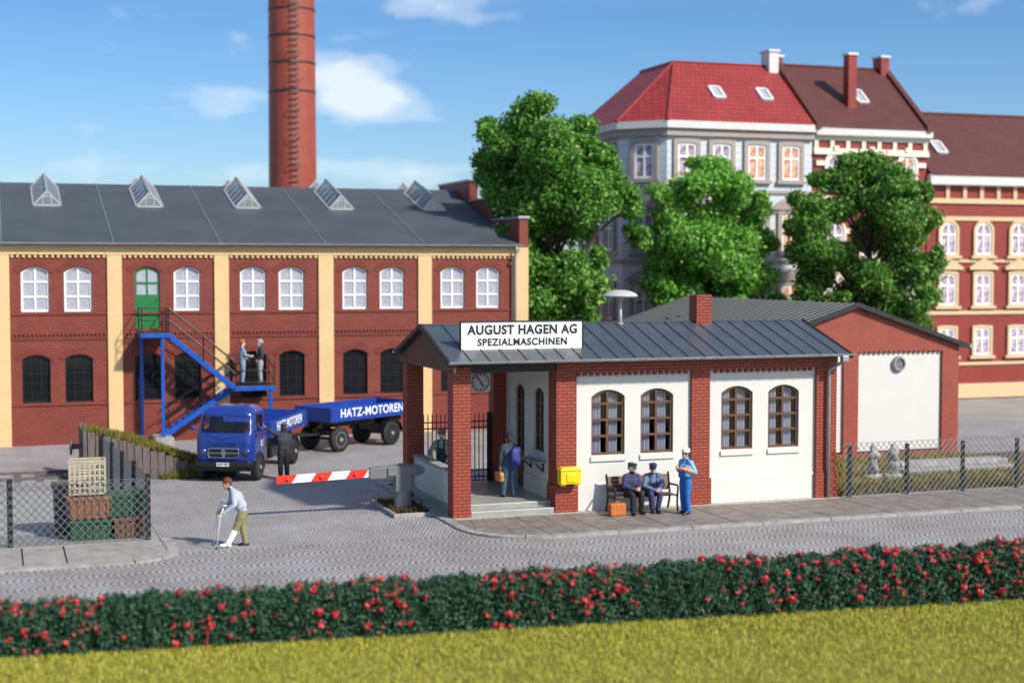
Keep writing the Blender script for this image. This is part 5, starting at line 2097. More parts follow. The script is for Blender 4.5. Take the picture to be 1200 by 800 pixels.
# ================================================================== STORE: CRATES AND BUFFER STOP
def solid_crate(name, label, loc, rz, w, d, h, mat, ribs=6, group='stacked crates behind the fence'):
    c = empty(name, loc, rz, label, 'crate', group)
    t_ = .05
    b_ = MB()
    fl = .92
    def taper(z):
        return fl + (1 - fl) * z / h
    out = lambda z: [(-w / 2 * taper(z), -d / 2 * taper(z), z), (w / 2 * taper(z), -d / 2 * taper(z), z), (w / 2 * taper(z), d / 2 * taper(z), z), (-w / 2 * taper(z), d / 2 * taper(z), z)]
    o4, o4t = out(0), out(h)
    inn_ = [(x * (1 - 2 * t_ / w), y * (1 - 2 * t_ / d), z) for x, y, z in out(h)]
    inb_ = [(x * (1 - 2 * t_ / w), y * (1 - 2 * t_ / d), t_) for x, y, z in out(t_)]
    vs = o4 + o4t + inn_ + inb_
    fs = [(3, 2, 1, 0)]
    for i in range(4):
        j = (i + 1) % 4
        fs += [(i, j, 4 + j, 4 + i), (4 + i, 4 + j, 8 + j, 8 + i), (8 + i, 8 + j, 12 + j, 12 + i)]
    fs.append((12, 13, 14, 15))
    b_.add(vs, fs)
    bo_ = b_.build('box_body', mat, c, bevel=.012)
    for k in range(ribs):
        x = -w / 2 * .86 + w * .86 * k / (ribs - 1)
        for s_ in (-1, 1):
            r_ = MB()
            r_.hexa([(x - .03, s_ * d / 2 * fl, .03), (x + .03, s_ * d / 2 * fl, .03), (x + .03, s_ * (d / 2 * fl + .035), .03), (x - .03, s_ * (d / 2 * fl + .035), .03)],
                    [(x - .03, s_ * d / 2 * .99, h - .08), (x + .03, s_ * d / 2 * .99, h - .08), (x + .03, s_ * (d / 2 * .99 + .035), h - .08), (x - .03, s_ * (d / 2 * .99 + .035), h - .08)])
            r_.build('rib', mat, bo_)
    m_ = MB()
    for s_ in (-1, 1):
        m_.box(-w / 2 - .03, w / 2 + .03, min(s_ * d / 2, s_ * (d / 2 + .04)), max(s_ * d / 2, s_ * (d / 2 + .04)), h - .09, h + .005)
        m_.box(min(s_ * w / 2, s_ * (w / 2 + .04)), max(s_ * w / 2, s_ * (w / 2 + .04)), -d / 2, d / 2, h - .088, h + .004)
    m_.build('rim', mat, bo_, bevel=.01)
    return c


def lattice_crate(label, loc, rz, w, d, h):
    c = empty('lattice_crate', loc, rz, label, 'crate', 'stacked crates behind the fence')
    for s_ in (-1, 1):
        b_ = MB()
        for k in range(8):
            x = -w / 2 + w * k / 7
            b_.box(x - .025, x + .025, s_ * d / 2 - .02, s_ * d / 2 + .02, 0, h)
        for k in range(6):
            z = .03 + (h - .06) * k / 5
            b_.box(-w / 2, w / 2, s_ * d / 2 - .016, s_ * d / 2 + .016, z - .025, z + .025)
        b_.build('long_side', 'crate_beige', c)
    for s_ in (-1, 1):
        b_ = MB()
        for k in range(5):
            y = -d / 2 + d * k / 4
            b_.box(s_ * w / 2 - .02, s_ * w / 2 + .02, y - .025, y + .025, 0, h)
        for k in range(6):
            z = .03 + (h - .06) * k / 5
            b_.box(s_ * w / 2 - .016, s_ * w / 2 + .016, -d / 2, d / 2, z - .025, z + .025)
        b_.build('short_side', 'crate_beige', c)
    MB().box(-w / 2, w / 2, -d / 2, d / 2, .0, .03).build('base', 'crate_beige', c)
    m_ = MB()
    for s_ in (-1, 1):
        m_.box(-w / 2 - .03, w / 2 + .03, s_ * d / 2 - .03, s_ * d / 2 + .03, h, h + .05)
        m_.box(s_ * w / 2 - .03, s_ * w / 2 + .03, -d / 2 + .031, d / 2 - .031, h, h + .05)
    m_.build('rim', 'crate_beige', c)
    return c


solid_crate('plastic_crate', 'green crate at the bottom of the left stack, under the orange crate', G(-9.32, .22, 0), ANG, .98, .75, .50, 'crate_green')
solid_crate('plastic_crate', 'orange crate in the middle of the left stack, under the beige lattice crate', G(-9.36, .24, .51), ANG + .06, 1.0, .78, .56, 'crate_orange')
lattice_crate('beige lattice crate on top of the left stack behind the wire fence', G(-9.36, .42, 1.08), ANG - .05, .84, .62, .80)
solid_crate('plastic_crate', 'brown crate at the bottom of the right stack, under the green crate', G(-8.42, .16, 0), ANG + .1, .78, .62, .52, 'crate_brown')
solid_crate('plastic_crate', 'dark green crate on top of the right stack, next to the fence corner post', G(-8.42, .2, .53), ANG - .04, .92, .66, .58, 'crate_green')
solid_crate('wooden_box', 'greyish brown box standing behind the left crate stack', G(-9.75, 1.25, 0), ANG, .8, .7, 1.25, 'old_wood', 4)

# earth-filled buffer stop: plank front, grassy top falling to the right
bs = empty('buffer_stop', (-13.35, 46.75, RZ), R(19.2), 'plank-faced earth buffer stop with mossy top and round buffer disc, left of the truck', 'buffer stop')
Lb, Hb = 3.6, 1.62
pk_ = MB()
n = 15
for k in range(n):
    x0 = Lb * k / n
    x1 = x0 + Lb / n - .018
    zt = Hb * (1 - ((k + .3) / n) ** 1.25 * .80) - .06 + rnd.uniform(-.03, .03)
    y_ = rnd.uniform(-.02, .02)
    pk_.hexa([(x0, -.08 + y_, -.1), (x1, -.08 + y_, -.1), (x1, .04 + y_, -.1), (x0, .04 + y_, -.1)], [(x0, -.08 + y_, zt), (x1, -.08 + y_, zt - rnd.uniform(0, .04)), (x1, .04 + y_, zt), (x0, .04 + y_, zt)])
pk_.build('plank_wall', 'plank', bs, bevel=.01)
en = MB()
for k in range(6):
    y0 = -.06 + k * .42
    en.box(-.14, -.02, y0, y0 + .40, -.1, Hb + rnd.uniform(-.05, .08))
en.build('end_planks', 'plank', bs, bevel=.01)
ba = MB()
nx, ny = 28, 10
W2 = 2.6


def bank_z(x, y):
    t = min(1, max(0, x / (Lb + .9)))
    z = Hb * (1 - t ** 1.25 * .96)
    edge = min(1, (W2 - y) / .8)
    return max(.02, z * (.25 + .75 * edge) - .10 + .04 * math.sin(x * 3 + y * 2))


vs = [(x_ * (Lb + .9) / nx, .03 + y_ * W2 / ny, bank_z(x_ * (Lb + .9) / nx, y_ * W2 / ny)) for x_ in range(nx + 1) for y_ in range(ny + 1)]
fs = [(a * (ny + 1) + b_, (a + 1) * (ny + 1) + b_, (a + 1) * (ny + 1) + b_ + 1, a * (ny + 1) + b_ + 1) for a in range(nx) for b_ in range(ny)]
ba.add(vs, fs)
ba.build('earth_bank', 'soil', bs, smooth=True, recalc=False)
nb = 15000
bx = rng.uniform(0, Lb + .9, nb)
by = rng.uniform(0, W2, nb)
bz = np.array([bank_z(a, b_) for a, b_ in zip(bx, by)]) - .01
v, f = blades(np.stack([bx, by - .02], 1), bz, .17, .018, .9)
v2x = Lb * .62 + rng.uniform(0, 1, 6000) ** .7 * (Lb * .66)
v2y = .15 - rng.uniform(0, .5, 6000) ** 1.3
va_, fa_ = blades(np.stack([v2x, v2y], 1), np.clip((v2x / Lb - .62) * .25, 0, .12) * (v2y > -.2), .19, .018, .9)
v = np.concatenate([v, va_])
f = np.arange(len(v)).reshape(-1, 3)
mesh_obj('moss_grass', v, f, 'bank_blade', bs)
dk = MB().lathe([(.0, -.50), (.26, -.50), (.27, -.47), (.25, -.44), (.09, -.42), (.08, -.12), (.0, -.12)], 24, origin=(0, .75, 1.06), axis='x')
dk.build('buffer_disc', 'old_wood', bs, auto=40)
rt_ = empty('rail_track', (-13.6, 47.5, RZ + .006), R(19.2), 'short dark rail track ending at the buffer stop in the left yard', 'track')
for y_ in (.25, 1.7):
    MB().box(-9, .3, y_ - .03, y_ + .03, .0, .09).build('rail', 'old_wood', rt_)
for k in range(14):
    MB().box(-8.8 + k * .66, -8.58 + k * .66, -.25, 2.2, .0, .012).build('sleeper', 'old_wood', rt_)


# ================================================================== PEOPLE
def cloth(name, c, rough=.8):
    if name not in MATS:
        pm(name, c, rough, .14, 9, .25, bscale=60)
    return name


cloth('cloth_black', (.012, .012, .014))
cloth('cloth_charcoal', (.030, .034, .042))
cloth('cloth_navy', (.016, .022, .065))
cloth('cloth_dark_navy', (.010, .016, .042))
cloth('cloth_denim', (.035, .075, .145))
cloth('cloth_slate', (.035, .045, .062))
cloth('cloth_bluegrey', (.11, .17, .26))
cloth('cloth_palegrey', (.40, .44, .52))
cloth('cloth_lightblue', (.22, .42, .68))
cloth('cloth_worker_blue', (.018, .14, .46))
cloth('cloth_suit_blue', (.19, .27, .36))
cloth('cloth_khaki', (.24, .22, .10))
cloth('cloth_grey', (.33, .33, .32))
cloth('cloth_olive', (.20, .20, .145))
cloth('cloth_white', (.74, .74, .74))
cloth('cloth_violet', (.045, .04, .13))
cloth('hat_grey', (.13, .15, .16))
cloth('hair_red', (.38, .10, .03))
cloth('hair_brownred', (.13, .025, .02))
cloth('hair_grey', (.30, .31, .32))
cloth('hair_brown', (.07, .035, .02))
pm('plaster_cast', (.82, .82, .82), .7, .03)
pm('shoe_black', (.012, .011, .011), .4, .1)
pm('crutch_white', (.72, .68, .68), .45, .05)


def ellipsoid(mb, c, s, axes=None, n=14, m=9):
    X, Y, Z = axes or (Vector((1, 0, 0)), Vector((0, 1, 0)), Vector((0, 0, 1)))
    c = Vector(c)
    vs, fs = [c + Z * s[2]], []
    for i in range(1, m):
        th = math.pi * i / m
        for k in range(n):
            a = 2 * math.pi * k / n
            vs.append(c + X * (s[0] * math.sin(th) * math.cos(a)) + Y * (s[1] * math.sin(th) * math.sin(a)) + Z * (s[2] * math.cos(th)))
    vs.append(c - Z * s[2])
    for k in range(n):
        fs.append((0, 1 + k, 1 + (k + 1) % n))
        for i in range(m - 2):
            a = 1 + i * n
            fs.append((a + k, a + n + k, a + n + (k + 1) % n, a + (k + 1) % n))
        a = 1 + (m - 2) * n
        fs.append((a + k, len(vs) - 1, a + (k + 1) % n))
    mb.add(vs, fs)


def limb(mb, p, q, r0, r1):
    p, q = Vector(p), Vector(q)
    mb.tube([p, p.lerp(q, .3), p.lerp(q, .6), q], [r0, r0 * 1.03, (r0 + r1) / 2 * 1.02, r1], 12)
    ellipsoid(mb, p, (r0,) * 3, n=10, m=7)
    ellipsoid(mb, q, (r1,) * 3, n=10, m=7)


def person(label, loc, rz, J, shirt, pants, shoes='shoe_black', hat=None, hatmat=None, hair=None, bib=None, sleeve='long', inner=None, girth=1.0, cast=False, look=(0, 0), tie=None, hands_curl=.9, jacket=True, group=None):
    """one continuous figure: skeleton J is joint -> place, facing -Y, feet on z = 0"""
    j = {k: Vector(v) for k, v in J.items()}
    LS = 1.24
    HS = 1.10
    girth = girth * 1.18
    mb = MB()
    segs = []      # (p, q, radius, material)
    hipv = (j['hipL'] - j['hipR']).normalized()
    shv = (j['shL'] - j['shR']).normalized()
    pel, che, nek = j['pelvis'], j['chest'], j['neck']
    prof = [(-.14, .120, .095), (0.0, .168, .120), (.25, .165, .118), (.5, .158, .112), (.75, .178, .122), (1.0, .190, .125), (1.3, .192, .118), (1.58, .165, .100), (1.78, .105, .085), (1.95, .062, .062)]

    def spine(t):
        return pel.lerp(che, t) if t <= 1 else che.lerp(nek, t - 1)
    vs, fs = [], []
    n = 20
    fronts = []
    for i, (t, rx, ry) in enumerate(prof):
        c = spine(t)
        d = (spine(min(2, t + .15)) - spine(max(-.15, t - .15))).normalized()
        lat = hipv.lerp(shv, max(0, min(1, t / 1.4)))
        lat = (lat - d * lat.dot(d)).normalized()
        fro = lat.cross(d).normalized()          # points backwards for a figure facing -Y
        if fro.y < 0 and abs(fro.z) < .5:
            pass
        fronts.append((c, lat, -fro if False else fro, d))
        gx = girth if .1 < t < 1.5 else 1
        for k in range(n):
            a = 2 * math.pi * k / n
            ex = math.copysign(abs(math.cos(a)) ** .85, math.cos(a))
            ey = math.copysign(abs(math.sin(a)) ** .85, math.sin(a))
            vs.append(c + lat * rx * gx * ex + fro * ry * gx * ey)
    for i in range(len(prof) - 1):
        for k in range(n):
            fs.append((i * n + k, i * n + (k + 1) % n, (i + 1) * n + (k + 1) % n, (i + 1) * n + k))
    fs += [tuple(range(n))[::-1], tuple(range((len(prof) - 1) * n, len(prof) * n))]
    mb.add(vs, fs)
    # limbs
    for s in 'LR':
        limb(mb, j['sh' + s], j['el' + s], .060 * LS, .050 * LS)
        limb(mb, j['el' + s], j['wr' + s], .049 * LS, .036 * LS)
        limb(mb, j['sh' + s], nek.lerp(j['sh' + s], .45), .062, .065)
        limb(mb, j['hip' + s], j['kn' + s], .092 * LS, .066 * LS)
        limb(mb, j['kn' + s], j['an' + s], .066 * LS, .054 * LS)
        tr_ = .05 if not (cast and s == 'L') else .07
        if cast and s == 'L':
            limb(mb, j['kn' + s].lerp(j['an' + s], .25), j['an' + s], .075, .072)
        fd = (j['toe' + s] - j['an' + s])
        hd = Vector((fd.x, fd.y, 0)).normalized()
        heel = j['an' + s] - hd * .05 - Vector((0, 0, .045))
        toe = j['toe' + s]
        limb(mb, heel, heel.lerp(toe, .55) + Vector((0, 0, .012)), .040, .044)
        limb(mb, heel.lerp(toe, .55), toe, .043, .030)
        limb(mb, j['an' + s], heel.lerp(toe, .4), .046, .042)
    # neck and head
    hd = j['head'] + Vector((0, 0, .012))
    yaw, pitch = look
    fx = Vector((math.sin(R(yaw)) * math.cos(R(pitch)), -math.cos(R(yaw)) * math.cos(R(pitch)), -math.sin(R(pitch))))
    lx_ = Vector((math.cos(R(yaw)), math.sin(R(yaw)), 0))
    up_ = lx_.cross(fx) * -1
    if up_.z < 0:
        up_ = -up_
    ax = (lx_, -fx, up_)

    def H(x, y, z):
        return hd + (lx_ * x + fx * y + up_ * z) * HS
    limb(mb, nek - Vector((0, 0, .02)), H(0, -.015, -.06), .058, .054)
    ellipsoid(mb, H(0, -.012, .025), tuple(q * HS for q in (.078, .098, .100)), ax)
    ellipsoid(mb, H(0, .018, -.055), tuple(q * HS for q in (.060, .070, .070)), ax)
    ellipsoid(mb, H(0, .052, -.098), tuple(q * HS for q in (.032, .028, .024)), ax)
    ellipsoid(mb, H(0, .070, .024), tuple(q * HS for q in (.052, .020, .014)), ax)
    ellipsoid(mb, H(0, .098, -.018), tuple(q * HS for q in (.014, .022, .016)), ax)
    ellipsoid(mb, H(0, .086, .002), tuple(q * HS for q in (.010, .018, .026)), ax)
    for s in (-1, 1):
        ellipsoid(mb, H(s * .082, -.012, -.012), tuple(q * HS for q in (.010, .020, .032)), ax, 8, 6)
        ellipsoid(mb, H(s * .038, .062, -.030), tuple(q * HS for q in (.022, .022, .020)), ax, 8, 6)
    ellipsoid(mb, H(0, .083, -.062), tuple(q * HS for q in (.024, .012, .012)), ax, 8, 6)
    # palms
    hand = {}
    for s in 'LR':
        w = j['wr' + s]
        d = (w - j['el' + s]).normalized()
        if ('hd' + s) in j:
            d = (d * .3 + j['hd' + s].normalized() * .7).normalized()
        inward = Vector((1 if s == 'R' else -1, -.2, 0))
        if ('pn' + s) in j:
            inward = j['pn' + s]
        nrm = (inward - d * inward.dot(d)).normalized()      # palm side
        sd_ = d.cross(nrm).normalized()
        if sd_.y > 0:
            sd_ = -sd_                                    # thumb side looks forward
        hand[s] = (w, d, nrm, sd_)
        ellipsoid(mb, w + d * .045, (.041, .020, .055), (sd_, nrm, d), 12, 8)
    raw = mb.mesh('body_source', 'skin', recalc=True)
    o = bpy.data.objects.new('body_source', raw)
    COL.objects.link(o)
    rm_ = o.modifiers.new('remesh', 'REMESH')
    rm_.mode = 'VOXEL'
    rm_.voxel_size = .0115
    sm_ = o.modifiers.new('smooth', 'SMOOTH')
    sm_.factor = .5
    sm_.iterations = 2
    dg = bpy.context.evaluated_depsgraph_get()
    me = bpy.data.meshes.new_from_object(o.evaluated_get(dg))
    bpy.data.objects.remove(o)
    bpy.data.meshes.remove(raw)
    # material by region
    names = ['skin', shirt, pants, shoes, bib or pants, inner or shirt, 'plaster_cast', tie or shirt]
    cen = np.empty(len(me.polygons) * 3, np.float32)
    me.polygons.foreach_get('center', cen)
    cen = cen.reshape(-1, 3)

    def segd(p, q):
        p, q = np.array(p), np.array(q)
        d = q - p
        t = np.clip(((cen - p) @ d) / (d @ d + 1e-9), 0, 1)
        return np.linalg.norm(cen - (p + t[:, None] * d), axis=1), t
    cand = []
    def addseg(p, q, r, mi):
        dd, t = segd(p, q)
        cand.append((dd - r, np.full(len(cen), mi) if isinstance(mi, int) else mi(t)))
    # torso: shirt, with bib, shirt front and hem
    dt, tt_ = segd(pel, che)
    dt2, tt2 = segd(che, nek)
    T = np.where(dt2 < dt, 1 + tt2, tt_)
    hv = np.array(shv)
    lat = (cen - np.array(che)) @ hv
    up = np.array((nek - pel).normalized())
    fr = np.cross(up, hv)
    if fr[1] > 0:
        fr = -fr
    front = (cen - np.array(pel)) @ fr - ((cen - np.array(pel)) @ up) * 0
    axis_front = np.where(dt2 < dt, (cen - np.array(che)) @ fr, (cen - np.array(pel)) @ fr)
    tor = np.full(len(cen), 1)
    hem = -.10 if jacket else .28
    tor[T < hem] = 2
    tor[(T <= 0.02) & (((cen - np.array(pel)) @ up) < (-.05 if jacket else .0))] = 2
    if inner:
        tor[(np.abs(lat) < .055 * (T - .3).clip(0, 1.2)) & (axis_front > .02) & (T > .55)] = 5
    if tie:
        tor[(np.abs(lat) < .020) & (axis_front > .02) & (T > .25)] = 7
    if bib:
        tor[T < .42] = 4
        tor[(T < 1.12) & (np.abs(lat) < .125) & (axis_front > .03)] = 4
        tor[(T >= .42) & (T < .95) & (np.abs(lat) < .10) & (axis_front < -.03) & False] = 4
        strap = np.abs(np.abs(lat) - .092) < .026
        tor[strap & (T > 1.0)] = 4
        bx_ = np.abs(np.abs(lat) - (.092 - .08 * (1.75 - T).clip(0, 1.2) * .75)) < .024
        tor[bx_ & (axis_front < 0) & (T > .42)] = 4
    cand.append((np.minimum(dt - .165, dt2 - .15), tor))
    for s in 'LR':
        aw = 1 if sleeve == 'long' else 0
        addseg(nek.lerp(j['sh' + s], .6), j['sh' + s], .075, 1)
        addseg(j['sh' + s], j['el' + s], .058, 1 if sleeve != 'none' else 0)
        addseg(j['el' + s], j['wr' + s].lerp(j['el' + s], .06), .045, 1 if aw else 0)
        w, d, nrm, sd_ = hand[s]
        addseg(w + d * .02, w + d * .1, .042, 0)
        cst = cast and s == 'L'
        hm = 4 if bib else 2
        addseg(j['hip' + s], j['kn' + s], .092, hm)
        addseg(j['kn' + s], j['kn' + s].lerp(j['an' + s], .2) if cst else j['an' + s], .06, hm)
        if cst:
            addseg(j['kn' + s].lerp(j['an' + s], .25), j['an' + s], .075, 6)
        fd = j['toe' + s] - j['an' + s]
        h2 = Vector((fd.x, fd.y, 0)).normalized()
        addseg(j['an' + s] - h2 * .05 - Vector((0, 0, .05)), j['toe' + s], .045, 6 if cst else 3)
    addseg(nek + (hd - nek) * .15, hd, .062, 0)
    addseg(H(0, 0, -.06), H(0, 0, .04), .098, 0)
    D = np.stack([c[0] for c in cand])
    Mi = np.stack([c[1] for c in cand])
    k = D.argmin(0)
    mi = Mi[k, np.arange(len(cen))]
    me.materials.clear()
    for nme in names:
        me.materials.append(MATS[nme])
    me.polygons.foreach_set('material_index', mi.astype(np.int32))
    me.polygons.foreach_set('use_smooth', np.ones(len(mi), bool))
    # fingers, eyes and mouth joined into the same mesh
    ex = MB()
    for s in 'LR':
        w, d, nrm, sd_ = hand[s]
        for q, (off, ln) in enumerate(((.027, .072), (.009, .080), (-.009, .075), (-.026, .060))):
            b0 = w + d * .080 + sd_ * off
            cu = hands_curl * (.9 + .08 * q)
            p1 = b0 + (d * math.cos(cu * .35) + nrm * math.sin(cu * .35)) * ln * .45
            p2 = p1 + (d * math.cos(cu * .95) + nrm * math.sin(cu * .95)) * ln * .33
            p3 = p2 + (d * math.cos(cu * 1.6) + nrm * math.sin(cu * 1.6)) * ln * .28
            ex.tube([b0 - d * .02, b0, p1, p2, p3], [.0095, .0098, .009, .0083, .0065], 7)
        t0 = w + d * .022 + sd_ * .030
        t1 = t0 + (d * .6 + sd_ * .6 + nrm * .35).normalized() * .040
        t2 = t1 + (d * .8 + sd_ * .1 + nrm * .6).normalized() * .032
        ex.tube([t0 - sd_ * .012, t0, t1, t2], [.012, .012, .0105, .008], 7)
    ke = len(ex.f)
    for s in (-1, 1):
        ellipsoid(ex, H(s * .031, .0765, .004), (.012, .008, .008), ax, 8, 6)
    kw = len(ex.f)
    for s in (-1, 1):
        ellipsoid(ex, H(s * .031, .083, .004), (.006, .004, .006), ax, 8, 6)
    kd = len(ex.f)
    ellipsoid(ex, H(0, .0935, -.063), (.021, .004, .005), ax, 8, 6)
    fm = ex.mesh('extra', 'skin')
    bm = bmesh.new()
    bm.from_mesh(me)
    nb_ = len(bm.faces)
    bm.from_mesh(fm)
    bm.faces.ensure_lookup_table()
    me.materials.append(MATS['cloth_white'])
    me.materials.append(MATS['eye_dark'])
    me.materials.append(MATS['mouth'])
    for i in range(nb_, len(bm.faces)):
        q = i - nb_
        bm.faces[i].material_index = 0 if q < ke else (8 if q < kw else (9 if q < kd else 10))
        bm.faces[i].smooth = True
    bm.to_mesh(me)
    bm.free()
    bpy.data.meshes.remove(fm)
    me.name = 'person'
    ob = bpy.data.objects.new('person', me)
    link(ob)
    ob.location = loc
    ob.rotation_euler = (0, 0, rz)
    tag(ob, label, 'person', group)
    # hair and hats are parts
    if hair:
        hb_ = MB()
        vs, fs = [], []
        nn, mm = 22, 8
        for i in range(mm + 1):
            th = (math.pi * .60) * i / mm
            for k in range(nn):
                a = 2 * math.pi * k / nn
                bias = .30 * max(0, math.sin(a))         # back of the head reaches lower
                t2 = th * (1 + bias - .22 * max(0, -math.sin(a)))
                x, y, z = .086 * math.sin(t2) * math.cos(a), -.108 * math.sin(t2) * math.sin(a), .110 * math.cos(t2)
                vs.append(H(x * (1 + .03 * math.sin(k * 3)), y - .016, z + .026 + .004 * math.sin(k * 5 + i)))
        for i in range(mm):
            for k in range(nn):
                fs.append((i * nn + k, i * nn + (k + 1) % nn, (i + 1) * nn + (k + 1) % nn, (i + 1) * nn + k))
        hb_.add(vs, fs)
        hb_.build('hair', hair, ob, smooth=True)
    if hat:
        hb_ = MB()

        def ringz(prof, n=24, ox=0.0, fwd=0.0):
            vs, fs = [], []
            for (rx, ry, z, f_) in prof:
                z = z + .014
                for k in range(n):
                    a = 2 * math.pi * k / n
                    vs.append(H(rx * math.cos(a), ry * math.sin(a) + f_, z))
            m = len(prof)
            for i in range(m - 1):
                for k in range(n):
                    fs.append((i * n + k, i * n + (k + 1) % n, (i + 1) * n + (k + 1) % n, (i + 1) * n + k))
            fs.append(tuple(range((m - 1) * n, m * n)))
            hb_.add(vs, fs)
        if hat == 'peaked':
            ringz([(.085, .105, .045, -.012), (.088, .108, .075, -.012), (.112, .128, .098, -.006), (.108, .124, .115, -.004), (.06, .07, .128, -.006), (.01, .01, .13, -.006)])
            vs = [H(.086 * math.sin(a), .095 * math.cos(a) - .01 + .065 * math.cos(a) * t, .045 - .022 * t) for t in (0, 1) for a in np.linspace(-1.1, 1.1, 9)]
            hb_.add(vs, [(i, i + 1, i + 10, i + 9) for i in range(8)])
        elif hat == 'flat':
            ringz([(.085, .106, .040, -.012), (.094, .114, .062, -.010), (.104, .124, .088, -.004), (.096, .116, .112, .0), (.05, .06, .128, -.01), (.01, .01, .13, -.012)])
            vs = [H(.09 * math.sin(a), .10 * math.cos(a) - .01 + .055 * math.cos(a) * t, .048 - .016 * t) for t in (0, 1) for a in np.linspace(-1.0, 1.0, 9)]
            hb_.add(vs, [(i, i + 1, i + 10, i + 9) for i in range(8)])
        elif hat == 'round':
            ringz([(.084, .104, .035, -.014), (.090, .110, .055, -.014), (.090, .108, .09, -.014), (.075, .092, .122, -.016), (.04, .05, .142, -.018), (.005, .005, .146, -.018)])
        elif hat == 'baseball':
            ringz([(.084, .104, .035, -.014), (.088, .108, .06, -.014), (.082, .10, .10, -.014), (.06, .075, .128, -.016), (.02, .025, .14, -.016), (.005, .005, .141, -.016)])
            vs = [H(.080 * math.sin(a), .095 * math.cos(a) - .01 + .085 * math.cos(a) * t, .045 - .02 * t) for t in (0, 1) for a in np.linspace(-.95, .95, 9)]
            hb_.add(vs, [(i, i + 1, i + 10, i + 9) for i in range(8)])
        elif hat == 'brim':
            ringz([(.140, .160, .050, -.01), (.142, .162, .056, -.01), (.092, .112, .060, -.012), (.088, .108, .10, -.012), (.080, .098, .135, -.012), (.055, .075, .148, -.012), (.03, .05, .138, -.012), (.005, .005, .136, -.012)])
        hb_.build('cap' if hat != 'brim' else 'hat', hatmat, ob, smooth=True)
    return ob


def standing(**kw):
    J = dict(pelvis=(0, 0, .93), chest=(0, .01, 1.24), neck=(0, .015, 1.47), head=(0, -.01, 1.615),
             shL=(.185, .015, 1.40), shR=(-.185, .015, 1.40), elL=(.235, .04, 1.12), elR=(-.235, .04, 1.12), wrL=(.225, -.03, .88), wrR=(-.225, -.03, .88),
             hipL=(.09, 0, .90), hipR=(-.09, 0, .90), knL=(.10, -.015, .49), knR=(-.10, -.015, .49), anL=(.10, .02, .085), anR=(-.10, .02, .085),
             toeL=(.125, -.15, .032), toeR=(-.125, -.15, .032))
    J.update(kw)
    return J


# the man on crutches crossing the road
LC = (-6.66, 35.85, RZ)
TC = R(-76)
person('man in pale grey jacket with a leg cast walking on crutches', LC, TC,
       standing(pelvis=(0, .14, .91), chest=(0, -.0, 1.20), neck=(0, -.12, 1.41), head=(0, -.22, 1.535), shL=(.20, -.08, 1.34), shR=(-.20, -.08, 1.34),
                elL=(.27, -.06, 1.06), elR=(-.27, -.12, 1.06), wrL=(.23, -.31, .86), wrR=(-.23, -.36, .86), hdL=(0, -.6, -.5), hdR=(0, -.6, -.5),
                hipL=(.09, .15, .86), hipR=(-.09, .15, .86), knL=(.10, -.01, .48), knR=(-.10, .15, .47), anL=(.11, -.22, .10), anR=(-.10, .22, .085), toeL=(.12, -.40, .07), toeR=(-.115, .06, .032)),
       'cloth_palegrey', 'cloth_khaki', hair='hair_brownred', inner='cloth_black', girth=1.12, cast=True, look=(0, 8), hands_curl=1.5)


def loc2w(loc, rz, p):
    c, s = math.cos(rz), math.sin(rz)
    return Vector((loc[0] + p[0] * c - p[1] * s, loc[1] + p[0] * s + p[1] * c, loc[2] + p[2]))


for s, hx, lab in ((1, .23, 'white crutch in the left hand of the man with the cast, nearer the hedge'), (-1, -.23, 'white crutch in the right hand of the man with the cast, farther from the hedge')):
    hy = -.395 if s > 0 else -.445
    foot = (hx + .05 * s, hy - .10, 0)
    base = loc2w(LC, TC, foot)
    c = empty('crutch', base, TC, lab, 'crutch', 'crutches of the man with the cast')
    MB().tube([(0, 0, 0.0), (-.05 * s, .10, .80), (-.04 * s, .20, 1.06)], [.017, .015, .015], 8).build('shaft', 'crutch_white', c, smooth=True)
    MB().tube([(-.05 * s, .16, .815), (-.05 * s, .04, .80)], .015, 8).build('grip', 'crutch_white', c, smooth=True)
    MB().lathe([(.024, 0), (.026, .03), (.018, .06)], 12).build('rubber_foot', 'shoe_black', c)
    MB().tube([(-.04 * s + .052 * math.cos(a), .20 + .052 * math.sin(a), 1.05) for a in np.linspace(-.6, math.pi + .6, 10)], .014, 6).build('cuff', 'crutch_white', c, smooth=True)

# driver at the cab door, seen from behind
person('man in dark jacket and peaked cap reaching up to the truck door', (-7.27, 47.35, RZ), R(208),
       standing(shL=(.19, -.02, 1.43), elL=(.34, -.13, 1.51), wrL=(.50, -.28, 1.66), hdL=(.4, -.5, .3), elR=(-.245, .03, 1.13), wrR=(-.22, -.08, .90), knL=(.11, -.02, .49), anL=(.12, .02, .085), toeL=(.14, -.15, .032)),
       'cloth_charcoal', 'cloth_black', hat='peaked', hatmat='cloth_charcoal', hair='hair_brown', girth=1.05, look=(10, 0))

# two men shaking hands on the landing
person('red-haired man in pale blue suit on the stair landing', FAC(-12.10, -.62, 2.12), R(109),
       standing(elR=(-.235, -.08, 1.15), wrR=(-.10, -.29, 1.10), elL=(.24, -.02, 1.13), wrL=(.16, -.20, .98), hdR=(0.1, -1, .1)),
       'cloth_suit_blue', 'cloth_suit_blue', hair='hair_red', inner='cloth_white', girth=1.08, look=(8, 4))
person('grey-haired man in dark jacket and grey trousers on the stair landing', FAC(-11.42, -.68, 2.12), R(-71),
       standing(elR=(-.235, -.06, 1.15), wrR=(-.08, -.26, 1.10), elL=(.245, .05, 1.13), wrL=(.21, -.10, .96), hdR=(0.1, -1, .1)),
       'cloth_charcoal', 'cloth_grey', hair='hair_grey', inner='cloth_white', look=(-8, 4))

